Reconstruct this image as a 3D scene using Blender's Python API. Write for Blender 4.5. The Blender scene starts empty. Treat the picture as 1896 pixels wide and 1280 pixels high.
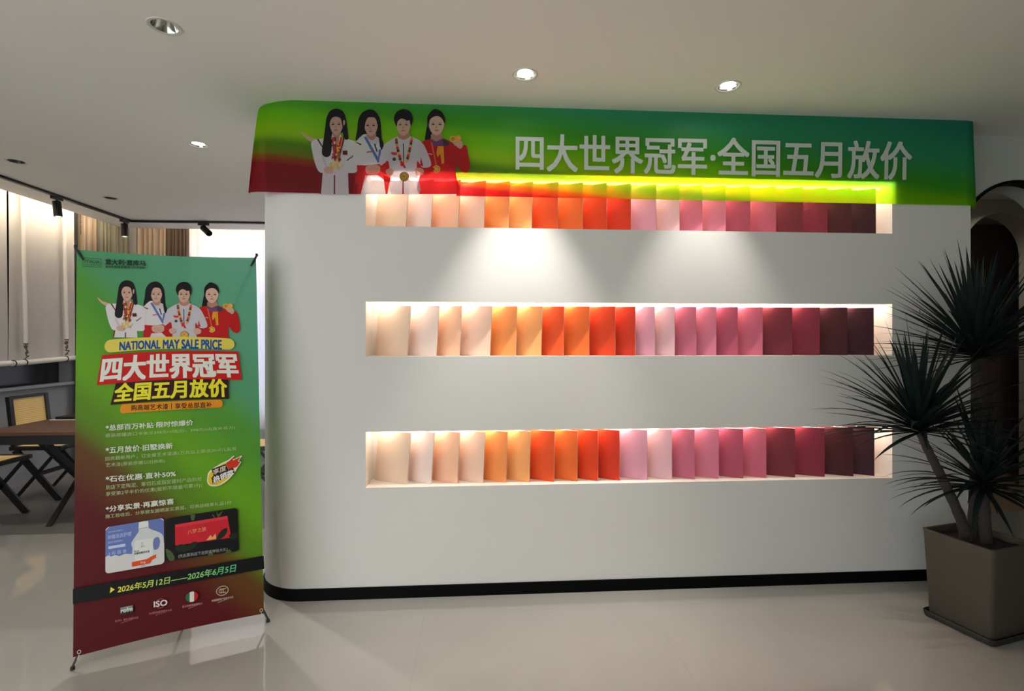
import bpy, math, random
from mathutils import Vector, Matrix
from mathutils.geometry import tessellate_polygon

sc = bpy.context.scene
col = sc.collection
random.seed(7)
PI = math.pi

# ------------------------------------------------------------------ camera, world, exposure
FPX, CX, CY, PHI = 950.0, 948.0, 630.0, math.radians(3.82)
CAM = Vector((0, -2.924, 1.45))
cd = bpy.data.cameras.new('camera')
cd.sensor_width = 36.0
cd.lens = 36.0 * FPX / 1896
cd.shift_y = (CY - 640) / 1896
cd.clip_start = 0.02
cam = bpy.data.objects.new('camera', cd)
col.objects.link(cam)
cam.location = CAM
cam.rotation_euler = (PI / 2, 0, -PHI)
sc.camera = cam

w = bpy.data.worlds.new('world')
sc.world = w
w.use_nodes = True
wb = w.node_tree.nodes['Background']
wb.inputs[0].default_value = (0.93, 0.97, 1.0, 1)
wb.inputs[1].default_value = 2.3

vs = sc.view_settings
sc.display_settings.display_device = 'sRGB'
vs.view_transform = 'Standard'
vs.look = 'None'
vs.exposure = 0.55
vs.gamma = 1.0
vs.use_curve_mapping = False
sc.cycles.use_denoising = True
sc.cycles.max_bounces = 8
sc.cycles.diffuse_bounces = 5
sc.cycles.transparent_max_bounces = 16
sc.cycles.sample_clamp_indirect = 6.0
sc.cycles.caustics_reflective = False
sc.cycles.caustics_refractive = False

SPOT_MAIN = 80.0      # watts of the lit downlights
STRIP = 35.0          # emission of the niche light strips
COVE = 22.0           # emission of the cove strips
WINDOW = 1.7         # daylight behind the venetian blind

# ------------------------------------------------------------------ helpers
R_ = Vector((math.cos(PHI), -math.sin(PHI), 0))
F_ = Vector((math.sin(PHI), math.cos(PHI), 0))
U_ = Vector((0, 0, 1))


def sight(x, y, n, p0):
    """point where a photographed mark lies on the plane (n, p0)"""
    d = F_ + R_ * ((x - CX) / FPX) + U_ * ((CY - y) / FPX)
    t = (p0 - CAM).dot(n) / d.dot(n)
    return CAM + d * t


def lin(c):
    return tuple(((v / 255) / 12.92 if v <= 10.3 else ((v / 255 + 0.055) / 1.055) ** 2.4) for v in c[:3]) + (1,)


_mats = {}


def mat(name, rgb, rough=0.5, metal=0.0, spec=0.5, noise=0.0, nscale=30, bump=0.0, bscale=60, emit=None, estr=0.0, stretch=None, trans=0.0):
    if name in _mats:
        return _mats[name]
    m = bpy.data.materials.new(name)
    m.use_nodes = True
    nt = m.node_tree
    b = nt.nodes['Principled BSDF']
    b.inputs['Base Color'].default_value = lin(rgb)
    b.inputs['Roughness'].default_value = rough
    b.inputs['Metallic'].default_value = metal
    b.inputs['Specular IOR Level'].default_value = spec
    if emit:
        b.inputs['Emission Color'].default_value = lin(emit)
        b.inputs['Emission Strength'].default_value = estr
    tc = nt.nodes.new('ShaderNodeTexCoord')
    mp = nt.nodes.new('ShaderNodeMapping')
    nt.links.new(tc.outputs['Object'], mp.inputs[0])
    if stretch:
        mp.inputs['Scale'].default_value = stretch
    if noise:
        n = nt.nodes.new('ShaderNodeTexNoise')
        n.inputs['Scale'].default_value = nscale
        n.inputs['Detail'].default_value = 6
        nt.links.new(mp.outputs[0], n.inputs[0])
        mx = nt.nodes.new('ShaderNodeMix')
        mx.data_type = 'RGBA'
        mx.inputs[6].default_value = tuple(min(1, v * (1 - noise)) for v in lin(rgb)[:3]) + (1,)
        mx.inputs[7].default_value = tuple(min(1, v * (1 + noise)) for v in lin(rgb)[:3]) + (1,)
        nt.links.new(n.outputs[0], mx.inputs[0])
        nt.links.new(mx.outputs[2], b.inputs['Base Color'])
    if bump:
        n2 = nt.nodes.new('ShaderNodeTexNoise')
        n2.inputs['Scale'].default_value = bscale
        n2.inputs['Detail'].default_value = 4
        nt.links.new(mp.outputs[0], n2.inputs[0])
        bp = nt.nodes.new('ShaderNodeBump')
        bp.inputs['Strength'].default_value = bump
        bp.inputs['Distance'].default_value = 0.01
        nt.links.new(n2.outputs[0], bp.inputs['Height'])
        nt.links.new(bp.outputs[0], b.inputs['Normal'])
    if trans:
        out = nt.nodes['Material Output']
        tl = nt.nodes.new('ShaderNodeBsdfTranslucent')
        tl.inputs[0].default_value = lin(rgb)
        ms = nt.nodes.new('ShaderNodeMixShader')
        ms.inputs[0].default_value = trans
        nt.links.new(b.outputs[0], ms.inputs[1])
        nt.links.new(tl.outputs[0], ms.inputs[2])
        nt.links.new(ms.outputs[0], out.inputs[0])
    _mats[name] = m
    return m


class MB:
    """collects geometry in world coordinates; build() links it as one mesh object"""

    def __init__(s):
        s.v, s.f, s.m, s.c = [], [], [], []
        s.mi, s.col = 0, (255, 255, 255)

    def add(s, vs_, fs):
        b = len(s.v)
        s.v += [tuple(x) for x in vs_]
        for f in fs:
            s.f.append(tuple(i + b for i in f))
            s.m.append(s.mi)
            s.c.append(s.col)

    def box(s, a, b):
        x0, y0, z0 = a
        x1, y1, z1 = b
        s.add([(x0, y0, z0), (x1, y0, z0), (x1, y1, z0), (x0, y1, z0), (x0, y0, z1), (x1, y0, z1), (x1, y1, z1), (x0, y1, z1)],
              [(0, 3, 2, 1), (4, 5, 6, 7), (0, 1, 5, 4), (1, 2, 6, 5), (2, 3, 7, 6), (3, 0, 4, 7)])

    def bar(s, p, q, wv, hv):
        """box along p->q; wv, hv half-extent vectors"""
        p, q, wv, hv = map(Vector, (p, q, wv, hv))
        s.add([p - wv - hv, p + wv - hv, p + wv + hv, p - wv + hv, q - wv - hv, q + wv - hv, q + wv + hv, q - wv + hv],
              [(0, 1, 2, 3), (7, 6, 5, 4), (0, 4, 5, 1), (1, 5, 6, 2), (2, 6, 7, 3), (3, 7, 4, 0)])

    def quad(s, a, b, c, d):
        s.add([a, b, c, d], [(0, 1, 2, 3)])

    def tube(s, pts, rad, n=10, cap=True):
        pts = [Vector(p) for p in pts]
        rads = rad if isinstance(rad, (list, tuple)) else [rad] * len(pts)
        vs_, fs = [], []
        prev = None
        for i, p in enumerate(pts):
            t = (pts[min(i + 1, len(pts) - 1)] - pts[max(i - 1, 0)]).normalized()
            if prev is None:
                a = t.orthogonal().normalized()
            else:
                a = (prev - t * prev.dot(t)).normalized()
            prev = a
            b = t.cross(a)
            for k in range(n):
                an = 2 * PI * k / n
                vs_.append(p + (a * math.cos(an) + b * math.sin(an)) * rads[i])
        for i in range(len(pts) - 1):
            for k in range(n):
                k2 = (k + 1) % n
                fs.append((i * n + k, i * n + k2, (i + 1) * n + k2, (i + 1) * n + k))
        if cap:
            fs.append(tuple(range(n - 1, -1, -1)))
            fs.append(tuple((len(pts) - 1) * n + k for k in range(n)))
        s.add(vs_, fs)

    def lathe(s, c, prof, n=32):
        """prof: list of (r, z); world z axis"""
        vs_, fs = [], []
        for r, z in prof:
            for k in range(n):
                a = 2 * PI * k / n
                vs_.append((c[0] + r * math.cos(a), c[1] + r * math.sin(a), c[2] + z))
        for i in range(len(prof) - 1):
            for k in range(n):
                k2 = (k + 1) % n
                fs.append((i * n + k, i * n + k2, (i + 1) * n + k2, (i + 1) * n + k))
        s.add(vs_, fs)

    def fill(s, loops):
        """flat polygon with holes"""
        tris = tessellate_polygon([[Vector(p) for p in lp] for lp in loops])
        flat = [p for lp in loops for p in lp]
        s.add(flat, [tuple(t) for t in tris])

    def build(s, name, mats, parent=None, smooth=False, bevel=0.0, angle=40):
        me = bpy.data.meshes.new(name)
        org = ORG.get(parent.name, Vector((0, 0, 0))) if parent else Vector((0, 0, 0))
        me.from_pydata([tuple(Vector(p) - org) for p in s.v], [], s.f)
        if not isinstance(mats, (list, tuple)):
            mats = [mats]
        for m in mats:
            me.materials.append(m)
        for p, i in zip(me.polygons, s.m):
            p.material_index = i
        at = me.color_attributes.new('ink', 'FLOAT_COLOR', 'CORNER')
        for p, c in zip(me.polygons, s.c):
            lc = lin(c)
            for li in p.loop_indices:
                at.data[li].color = lc
        if smooth:
            me.shade_smooth()
            me.set_sharp_from_angle(angle=math.radians(angle))
        me.update()
        o = bpy.data.objects.new(name, me)
        col.objects.link(o)
        ORG[o.name] = org
        if parent:
            o.parent = parent
        if bevel:
            bv = o.modifiers.new('bevel', 'BEVEL')
            bv.width = bevel
            bv.segments = 2
            bv.limit_method = 'ANGLE'
        return o


ORG = {}


def tag(o, label, cat, group=None):
    o['label'] = label
    o['category'] = cat
    if group:
        o['group'] = group
    return o


def thing(name, label, cat, loc, group=None):
    o = bpy.data.objects.new(name, None)
    o.empty_display_size = 0.1
    col.objects.link(o)
    o.location = loc
    ORG[o.name] = Vector(loc)
    return tag(o, label, cat, group)


def struct(o):
    o['kind'] = 'structure'
    return o


def copy_tree(o, parent=None):
    c = o.copy()
    col.objects.link(c)
    ORG[c.name] = ORG.get(o.name, Vector((0, 0, 0)))
    if parent:
        c.parent = parent
    for ch in list(o.children):
        copy_tree(ch, c)
    return c


def crom(pts, per=6, closed=True):
    out = []
    n = len(pts)
    for i in range(n if closed else n - 1):
        p0, p1, p2, p3 = (pts[(i + k - 1) % n] if closed else pts[min(max(i + k - 1, 0), n - 1)] for k in range(4))
        for j in range(per):
            t = j / per
            out.append(tuple(0.5 * (2 * p1[a] + (p2[a] - p0[a]) * t + (2 * p0[a] - 5 * p1[a] + 4 * p2[a] - p3[a]) * t * t
                                    + (3 * p1[a] - p0[a] - 3 * p2[a] + p3[a]) * t ** 3) for a in range(len(p1))))
    if not closed:
        out.append(tuple(pts[-1]))
    return out


# ------------------------------------------------------------------ materials
M_wall = mat('wall_plaster', (214, 212, 208), 0.75, spec=0.25, noise=0.02, nscale=3, bump=0.04, bscale=220)
M_niche = mat('niche_white', (236, 230, 224), 0.7, spec=0.2)
M_ceil = mat('ceiling_paint', (232, 230, 222), 0.8, spec=0.2, noise=0.015, nscale=2)
M_black = mat('black_baseboard', (3, 3, 4), 0.5, spec=0.1)
M_blackmetal = mat('black_metal', (16, 16, 16), 0.4, spec=0.4)
M_pole = mat('grey_pole', (58, 60, 60), 0.4)
M_rubber = mat('dark_rubber', (40, 40, 40), 0.8)
M_chrome = mat('chrome', (220, 220, 215), 0.12, metal=1.0)
M_ring = mat('downlight_ring', (206, 204, 196), 0.5)
M_dark = mat('dark_lens', (22, 20, 18), 0.3)
M_bulb = mat('bulb_lit', (255, 255, 255), 0.5, emit=(255, 250, 236), estr=30)
M_strip = mat('light_strip', (255, 250, 240), 0.5, emit=(255, 234, 214), estr=STRIP)
M_strip2 = mat('light_strip_dim', (255, 250, 240), 0.5, emit=(255, 234, 214), estr=STRIP * 0.42)
M_cove = mat('cove_strip', (255, 250, 240), 0.5, emit=(255, 232, 205), estr=COVE)
M_blackwood = mat('black_wood', (20, 17, 16), 0.45, noise=0.15, nscale=20)
M_walnut = mat('walnut', (92, 60, 44), 0.4, noise=0.3, nscale=14, stretch=(1, 8, 8))
M_pot = mat('pot_concrete', (74, 67, 57), 0.7, noise=0.08, nscale=12, bump=0.1, bscale=80)
M_saucer = mat('saucer_dark', (38, 35, 32), 0.6)
M_soil = mat('soil', (34, 24, 20), 0.95, noise=0.4, nscale=60, bump=0.8, bscale=90)
M_bark = mat('bark', (56, 48, 42), 0.9, noise=0.35, nscale=40, bump=0.8, bscale=70, stretch=(1, 1, 2.5))
M_leaf = mat('leaf_green', (17, 31, 28), 0.6, spec=0.2, noise=0.25, nscale=6)
M_blind = mat('blind_fabric', (190, 188, 184), 0.85, noise=0.05, nscale=5, bump=0.1, bscale=120)
M_whiteplastic = mat('white_plastic', (222, 220, 214), 0.5)
M_sheer = mat('sheer_white', (236, 232, 232), 0.9, trans=0.5)
M_brown = mat('curtain_brown', (82, 68, 56), 0.95, trans=0.1)
M_brown2 = mat('curtain_sage', (104, 102, 88), 0.95, trans=0.1)
M_beige = mat('curtain_beige', (152, 136, 120), 0.95, trans=0.15)
M_slat = mat('blind_slat', (238, 240, 245), 0.6, trans=0.4)
M_sky = mat('daylight', (255, 255, 255), 0.5, emit=(226, 236, 255), estr=WINDOW)
M_glass = mat('dark_glass', (46, 48, 52), 0.15)
M_greywall = mat('grey_wall', (150, 154, 160), 0.7)
M_archwall = mat('arch_wall', (178, 182, 174), 0.8)
M_corridor = mat('corridor_wall', (186, 176, 160), 0.8)
M_brownroom = mat('dark_brown_panel', (120, 100, 94), 0.7, noise=0.25, nscale=6, stretch=(8, 8, 0.3))
M_corfloor = mat('corridor_floor', (150, 128, 104), 0.4, noise=0.12, nscale=5)


def node_new(nt, kind, **kw):
    n = nt.nodes.new(kind)
    for k, v in kw.items():
        setattr(n, k, v)
    return n


def cane_material():
    m = bpy.data.materials.new('woven_cane')
    m.use_nodes = True
    nt = m.node_tree
    b = nt.nodes['Principled BSDF']
    b.inputs['Roughness'].default_value = 0.6
    tc = node_new(nt, 'ShaderNodeTexCoord')
    w1 = node_new(nt, 'ShaderNodeTexWave', bands_direction='Z')
    w1.inputs['Scale'].default_value = 18
    w1.inputs['Distortion'].default_value = 0.6
    w2 = node_new(nt, 'ShaderNodeTexWave', bands_direction='Y')
    w2.inputs['Scale'].default_value = 22
    nt.links.new(tc.outputs['Object'], w1.inputs[0])
    nt.links.new(tc.outputs['Object'], w2.inputs[0])
    mu = node_new(nt, 'ShaderNodeMath', operation='MULTIPLY')
    nt.links.new(w1.outputs[1], mu.inputs[0])
    mu.inputs[1].default_value = 0.8
    mx = node_new(nt, 'ShaderNodeMix', data_type='RGBA')
    mx.inputs[6].default_value = lin((240, 212, 142))
    mx.inputs[7].default_value = lin((204, 168, 100))
    nt.links.new(mu.outputs[0], mx.inputs[0])
    nt.links.new(mx.outputs[2], b.inputs['Base Color'])
    bp = node_new(nt, 'ShaderNodeBump')
    bp.inputs['Strength'].default_value = 0.4
    nt.links.new(w2.outputs[1], bp.inputs['Height'])
    nt.links.new(bp.outputs[0], b.inputs['Normal'])
    return m


M_cane = cane_material()


def floor_material(name, rgb, rough, seam, spec=0.5):
    m = bpy.data.materials.new(name)
    m.use_nodes = True
    nt = m.node_tree
    b = nt.nodes['Principled BSDF']
    b.inputs['Roughness'].default_value = rough
    b.inputs['Specular IOR Level'].default_value = spec
    tc = node_new(nt, 'ShaderNodeTexCoord')
    n1 = node_new(nt, 'ShaderNodeTexNoise')
    n1.inputs['Scale'].default_value = 1.6
    n1.inputs['Detail'].default_value = 8
    n1.inputs['Distortion'].default_value = 1.4
    nt.links.new(tc.outputs['Object'], n1.inputs[0])
    mx = node_new(nt, 'ShaderNodeMix', data_type='RGBA')
    mx.inputs[6].default_value = lin(tuple(c * 0.955 for c in rgb))
    mx.inputs[7].default_value = lin(tuple(min(255, c * 1.04) for c in rgb))
    nt.links.new(n1.outputs[0], mx.inputs[0])
    mp = node_new(nt, 'ShaderNodeMapping')
    mp.inputs['Location'].default_value = (0.28, 0.18, 0)
    nt.links.new(tc.outputs['Object'], mp.inputs[0])
    br = node_new(nt, 'ShaderNodeTexBrick', offset=0.0)
    br.inputs['Scale'].default_value = 1.0
    br.inputs['Brick Width'].default_value = 1.2
    br.inputs['Row Height'].default_value = 1.2
    br.inputs['Mortar Size'].default_value = 0.003
    br.inputs['Color1'].default_value = (1, 1, 1, 1)
    br.inputs['Color2'].default_value = (1, 1, 1, 1)
    br.inputs['Mortar'].default_value = (seam, seam, seam, 1)
    nt.links.new(mp.outputs[0], br.inputs[0])
    mu = node_new(nt, 'ShaderNodeMix', data_type='RGBA', blend_type='MULTIPLY')
    mu.inputs[0].default_value = 1
    nt.links.new(mx.outputs[2], mu.inputs[6])
    nt.links.new(br.outputs[0], mu.inputs[7])
    nt.links.new(mu.outputs[2], b.inputs['Base Color'])
    return m


M_floor = floor_material('polished_tile', (164, 161, 155), 0.06, 0.95, 0.8)
M_floorb = floor_material('matte_tile', (112, 110, 107), 0.4, 0.95)


def cloth_material(name, ramp, u_axis, v_axis, origin, usz, vsz, k, transl, transp, use_ink=False, gain=1.0):
    """printed cloth; colour runs diagonally along (v + k u); lets some light through"""
    m = bpy.data.materials.new(name)
    m.use_nodes = True
    nt = m.node_tree
    nt.nodes.remove(nt.nodes['Principled BSDF'])
    out = nt.nodes['Material Output']
    if use_ink:
        at = node_new(nt, 'ShaderNodeAttribute', attribute_name='ink')
        csock = at.outputs['Color']
    else:
        geo = node_new(nt, 'ShaderNodeNewGeometry')
        sub = node_new(nt, 'ShaderNodeVectorMath', operation='SUBTRACT')
        sub.inputs[1].default_value = origin
        nt.links.new(geo.outputs['Position'], sub.inputs[0])
        du = node_new(nt, 'ShaderNodeVectorMath', operation='DOT_PRODUCT')
        du.inputs[1].default_value = Vector(u_axis) * (k / usz)
        dv = node_new(nt, 'ShaderNodeVectorMath', operation='DOT_PRODUCT')
        dv.inputs[1].default_value = Vector(v_axis) / vsz
        nt.links.new(sub.outputs[0], du.inputs[0])
        nt.links.new(sub.outputs[0], dv.inputs[0])
        ad = node_new(nt, 'ShaderNodeMath', operation='ADD')
        nt.links.new(du.outputs['Value'], ad.inputs[0])
        nt.links.new(dv.outputs['Value'], ad.inputs[1])
        sc_ = node_new(nt, 'ShaderNodeMath', operation='DIVIDE')
        sc_.inputs[1].default_value = 1 + k
        nt.links.new(ad.outputs[0], sc_.inputs[0])
        rp = node_new(nt, 'ShaderNodeValToRGB')
        cr = rp.color_ramp
        cr.interpolation = 'EASE'
        while len(cr.elements) > 1:
            cr.elements.remove(cr.elements[-1])
        cr.elements[0].position = ramp[0][0] / (1 + k)
        cr.elements[0].color = lin(ramp[0][1])
        for p, c in ramp[1:]:
            e = cr.elements.new(min(1, p / (1 + k)))
            e.color = lin(c)
        nt.links.new(sc_.outputs[0], rp.inputs[0])
        csock = rp.outputs[0]
    d = node_new(nt, 'ShaderNodeBsdfDiffuse')
    t = node_new(nt, 'ShaderNodeBsdfTranslucent')
    g = node_new(nt, 'ShaderNodeBsdfGlossy')
    g.inputs['Roughness'].default_value = 0.5
    g.inputs[0].default_value = (0.6, 0.6, 0.6, 1)
    p = node_new(nt, 'ShaderNodeBsdfTransparent')
    br = node_new(nt, 'ShaderNodeMix', data_type='RGBA', blend_type='MULTIPLY')
    br.inputs[0].default_value = 1
    br.inputs[7].default_value = (gain, gain, gain, 1)
    nt.links.new(csock, br.inputs[6])
    gm = node_new(nt, 'ShaderNodeGamma')
    gm.inputs[1].default_value = 0.6
    nt.links.new(csock, gm.inputs[0])
    nt.links.new(csock, d.inputs[0])
    nt.links.new(br.outputs[2], t.inputs[0])
    nt.links.new(gm.outputs[0], p.inputs[0])
    m1 = node_new(nt, 'ShaderNodeMixShader')
    m1.inputs[0].default_value = transl
    nt.links.new(d.outputs[0], m1.inputs[1])
    nt.links.new(t.outputs[0], m1.inputs[2])
    m3 = node_new(nt, 'ShaderNodeMixShader')
    m3.inputs[0].default_value = 0.03
    nt.links.new(m1.outputs[0], m3.inputs[1])
    nt.links.new(g.outputs[0], m3.inputs[2])
    m2 = node_new(nt, 'ShaderNodeMixShader')
    m2.inputs[0].default_value = transp
    nt.links.new(m3.outputs[0], m2.inputs[1])
    nt.links.new(p.outputs[0], m2.inputs[2])
    nt.links.new(m2.outputs[0], out.inputs[0])
    return m


# ------------------------------------------------------------------ lamps (fixtures carry their own light)
CEIL = 2.78


def downlight(x, y, lit, label, watts=0.0, aim=(0, 0, -1), cone=78, blend=0.9, colr=(1.0, 0.95, 0.87), shiny=False):
    t = thing('downlight', label, 'ceiling light', (x, y, CEIL), 'recessed round downlights')
    b = MB()
    b.lathe((x, y, CEIL), [(0.050, 0.0), (0.058, -0.0035), (0.064, -0.003), (0.066, 0.0)], 40)
    b.build('trim_ring', M_ring, t, smooth=True)
    b = MB()
    b.lathe((x, y, CEIL), [(0.050, 0.0), (0.047, 0.008), (0.040, 0.03), (0.030, 0.05)], 40)
    b.build('reflector', M_chrome if lit or shiny else M_dark, t, smooth=True)
    b = MB()
    b.lathe((x, y, CEIL), [(0.036, 0.008), (0.02, 0.003), (0.0005, 0.001)] if lit else [(0.031, 0.049), (0.02, 0.046), (0.0005, 0.045)], 32)
    b.build('bulb', M_bulb if lit else M_dark, t, smooth=True)
    if lit:
        ld = bpy.data.lights.new('downlight_beam', 'SPOT')
        ld.energy = watts
        ld.color = colr
        ld.spot_size = math.radians(cone)
        ld.spot_blend = blend
        ld.shadow_soft_size = 0.022
        lo = bpy.data.objects.new('downlight_beam', ld)
        col.objects.link(lo)
        lo.parent = t
        lo.location = (0, 0, -0.006)
        lo.rotation_euler = Vector(aim).to_track_quat('-Z', 'Y').to_euler()
    return t


HOLES = [(0.236, -0.366), (1.3085, -0.317), (-1.897, 0.70), (-1.324, -0.656), (-3.426, 1.13), (-3.429, 2.12), (-0.9, -2.9), (1.0, -2.9), (-2.6, -2.3)]
downlight(*HOLES[0], True, 'lit round ceiling downlight above the middle of the green wall banner', SPOT_MAIN, (0, 0.15, -1), 58, 0.85)
downlight(*HOLES[1], True, 'lit round ceiling downlight near the right part of the green wall banner', SPOT_MAIN * 0.55, (0, 0.15, -1), 58, 0.85)
downlight(*HOLES[2], True, 'lit round ceiling downlight left of the wall banner, above the standing banner', SPOT_MAIN * 0.8, (0, 0, -1), 130)
downlight(*HOLES[3], False, 'unlit round ceiling downlight with shiny reflector, nearest the viewer', shiny=True)
downlight(*HOLES[4], False, 'small dark unlit ceiling downlight at the left edge, near the black track')
downlight(*HOLES[5], False, 'small dark unlit ceiling downlight between the track and lit downlight')


downlight(*HOLES[6], True, 'added unseen fill downlight over the floor left of the viewer', SPOT_MAIN * 1.7, (0, 0, -1), 120)  # out-of-view fixture added so its floor bounce brightens the ceiling


downlight(4.85, 1.25, True, 'added unseen downlight brightening the corridor beyond the arch', 14, (0, 0, -1), 140)  # hidden fixture added to brighten the corridor wall and floor


def spot_lamp(parent, loc, aim, watts, cone, blend, colr=(1, 0.92, 0.82), soft=0.02):
    ld = bpy.data.lights.new('beam', 'SPOT')
    ld.energy = watts
    ld.color = colr
    ld.spot_size = math.radians(cone)
    ld.spot_blend = blend
    ld.shadow_soft_size = soft
    lo = bpy.data.objects.new('beam', ld)
    col.objects.link(lo)
    lo.parent = parent
    lo.location = Vector(loc) - ORG[parent.name]
    lo.rotation_euler = Vector(aim).to_track_quat('-Z', 'Y').to_euler()


# ------------------------------------------------------------------ the setting
def grid_plane(b, x0, x1, y0, y1, z, up=True):
    v = [(x0, y0, z), (x1, y0, z), (x1, y1, z), (x0, y1, z)]
    b.quad(*(v if up else v[::-1]))


FLINE = 1.13
b = MB(); b.box((-5.2, -6.5, -0.1), (7.0, FLINE, 0.0)); struct(b.build('floor', M_floor))
b = MB(); b.box((-5.2, FLINE, -0.1), (-0.6, 4.4, 0.0)); struct(b.build('floor', M_floorb))
b = MB(); b.box((-0.6, FLINE, -0.1), (7.0, 4.4, 0.0)); struct(b.build('floor', M_corfloor))

# ceiling: underside with round cut-outs for the downlights, pockets along the left and back walls
b = MB()
outer = [(-4.19, -6.5, CEIL), (7.0, -6.5, CEIL), (7.0, 3.45, CEIL), (-4.19, 3.45, CEIL)]
loops = [outer]
for hx, hy in HOLES[:7]:
    loops.append([(hx + 0.058 * math.cos(-2 * PI * k / 32), hy + 0.058 * math.sin(-2 * PI * k / 32), CEIL) for k in range(32)])
b.fill(loops)
b.quad((-4.19, -6.5, CEIL), (-4.19, 3.45, CEIL), (-4.19, 3.45, 2.86), (-4.19, -6.5, 2.86))
b.quad((-4.19, 3.45, CEIL), (7.0, 3.45, CEIL), (7.0, 3.45, 2.86), (-4.19, 3.45, 2.86))
b.box((-5.2, -6.5, 3.04), (7.0, 4.4, 3.1))
struct(b.build('ceiling', M_ceil))

# niche wall
XF, RC, XR, DEP = -0.986, 0.28, 2.987, 4.3
NL, NR, ND = -0.627, 2.485, 0.185
ROWS = [(2.090, 2.394), (1.358, 1.667), (0.621, 0.935)]
b = MB()
zs = [0.0] + sorted([z for r in ROWS for z in r]) + [CEIL]
xs = [XF, NL, NR, XR]
for i in range(3):
    for j in range(len(zs) - 1):
        if i == 1 and any(abs(zs[j] - r[0]) < 1e-6 for r in ROWS):
            continue
        b.quad((xs[i], 0, zs[j]), (xs[i + 1], 0, zs[j]), (xs[i + 1], 0, zs[j + 1]), (xs[i], 0, zs[j + 1]))
N = 24
arc = [(XF - RC * math.sin(PI / 2 * k / N), RC - RC * math.cos(PI / 2 * k / N)) for k in range(N + 1)]
for k in range(N):
    (xa, ya), (xb, yb) = arc[k], arc[k + 1]
    b.quad((xb, yb, 0), (xa, ya, 0), (xa, ya, CEIL), (xb, yb, CEIL))
b.quad((XF - RC, DEP, 0), (XF - RC, RC, 0), (XF - RC, RC, CEIL), (XF - RC, DEP, CEIL))
b.quad((XR, 0, 0), (XR, DEP, 0), (XR, DEP, CEIL), (XR, 0, CEIL))
b.quad((XR, DEP, 0), (XF - RC, DEP, 0), (XF - RC, DEP, CEIL), (XR, DEP, CEIL))
b.mi = 1
for z0, z1 in ROWS:
    b.quad((NL, 0, z0), (NR, 0, z0), (NR, ND, z0), (NL, ND, z0))
    b.quad((NL, ND, z1), (NR, ND, z1), (NR, 0, z1), (NL, 0, z1))
    b.quad((NL, ND, z0), (NR, ND, z0), (NR, ND, z1), (NL, ND, z1))
    b.quad((NL, 0, z0), (NL, ND, z0), (NL, ND, z1), (NL, 0, z1))
    b.quad((NR, ND, z0), (NR, 0, z0), (NR, 0, z1), (NR, ND, z1))
wf = struct(b.build('wall_front', [M_wall, M_niche], smooth=True, angle=25))

b = MB()
path = [(XR + 0.008, 0.19), (XR + 0.008, -0.008), (XF, -0.008)] + [(XF - (RC + 0.008) * math.sin(PI / 2 * k / N), RC - (RC + 0.008) * math.cos(PI / 2 * k / N)) for k in range(1, N + 1)] + [(XF - RC - 0.008, 2.4)]
for (xa, ya), (xb, yb) in zip(path, path[1:]):
    b.quad((xb, yb, 0), (xa, ya, 0), (xa, ya, 0.066), (xb, yb, 0.066))
    d = Vector((xb - xa, yb - ya, 0)).normalized()
    nv = Vector((d.y, -d.x, 0)) * 0.009
    b.quad((xb, yb, 0.066), (xa, ya, 0.066), (xa + nv.x, ya + nv.y, 0.066), (xb + nv.x, yb + nv.y, 0.066))
struct(b.build('baseboard_front', M_black, smooth=True, angle=25))

# left wall with window recess below the blinds, back wall with daylight window
b = MB()
b.box((-4.75, -2.6, 0), (-4.55, 4.4, 0.975))
b.box((-4.75, -1.0, 2.9), (-4.55, 4.4, 3.04))
b.box((-4.75, 3.12, 0.975), (-4.55, 4.4, 2.9))
b.box((-4.75, -2.6, 0.975), (-4.55, -1.0, 3.04))  # unseen forward extension, added to dim the floor at left
struct(b.build('wall_left', M_greywall))
b = MB(); b.box((-4.72, -1.0, 0.975), (-4.66, 3.12, 2.9)); b.build('window_1', M_glass); struct(bpy.data.objects['window_1'])
b = MB(); b.box((-4.57, -1.0, 0.958), (-4.49, 3.12, 0.99)); struct(b.build('trim_1', M_greywall, bevel=0.004))
b = MB()
b.box((-4.55, 4.1, 0), (-3.72, 4.3, 3.04))
b.box((-3.72, 4.1, 0), (XF - RC, 4.3, 0.50))
b.box((-3.72, 4.1, 2.92), (XF - RC, 4.3, 3.04))
struct(b.build('wall_back', M_wall))
b = MB(); b.box((-3.72, 4.22, 0.50), (XF - RC, 4.26, 2.92)); struct(b.build('window_2', M_sky))

# arch wall to the right, corridor wall with another arch, dark room beyond
def arch_wall(x0, x1, y0, y1, ztop, ac, ar, spring):
    bb = MB()
    n = 32
    arcp = [(ac + ar * math.cos(PI * k / n), spring + ar * math.sin(PI * k / n)) for k in range(n + 1)]
    outl = [(x0, 0), (x0, ztop), (x1, ztop), (x1, 0), (ac + ar, 0)] + arcp + [(ac - ar, 0)]
    bb.fill([[(x, y0, z) for x, z in outl]])
    bb.fill([[(x, y1, z) for x, z in outl]])
    inn = [(ac + ar, 0)] + arcp + [(ac - ar, 0)]
    for (xa, za), (xb, zb) in zip(inn, inn[1:]):
        bb.quad((xa, y0, za), (xa, y1, za), (xb, y1, zb), (xb, y0, zb))
    return bb


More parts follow.
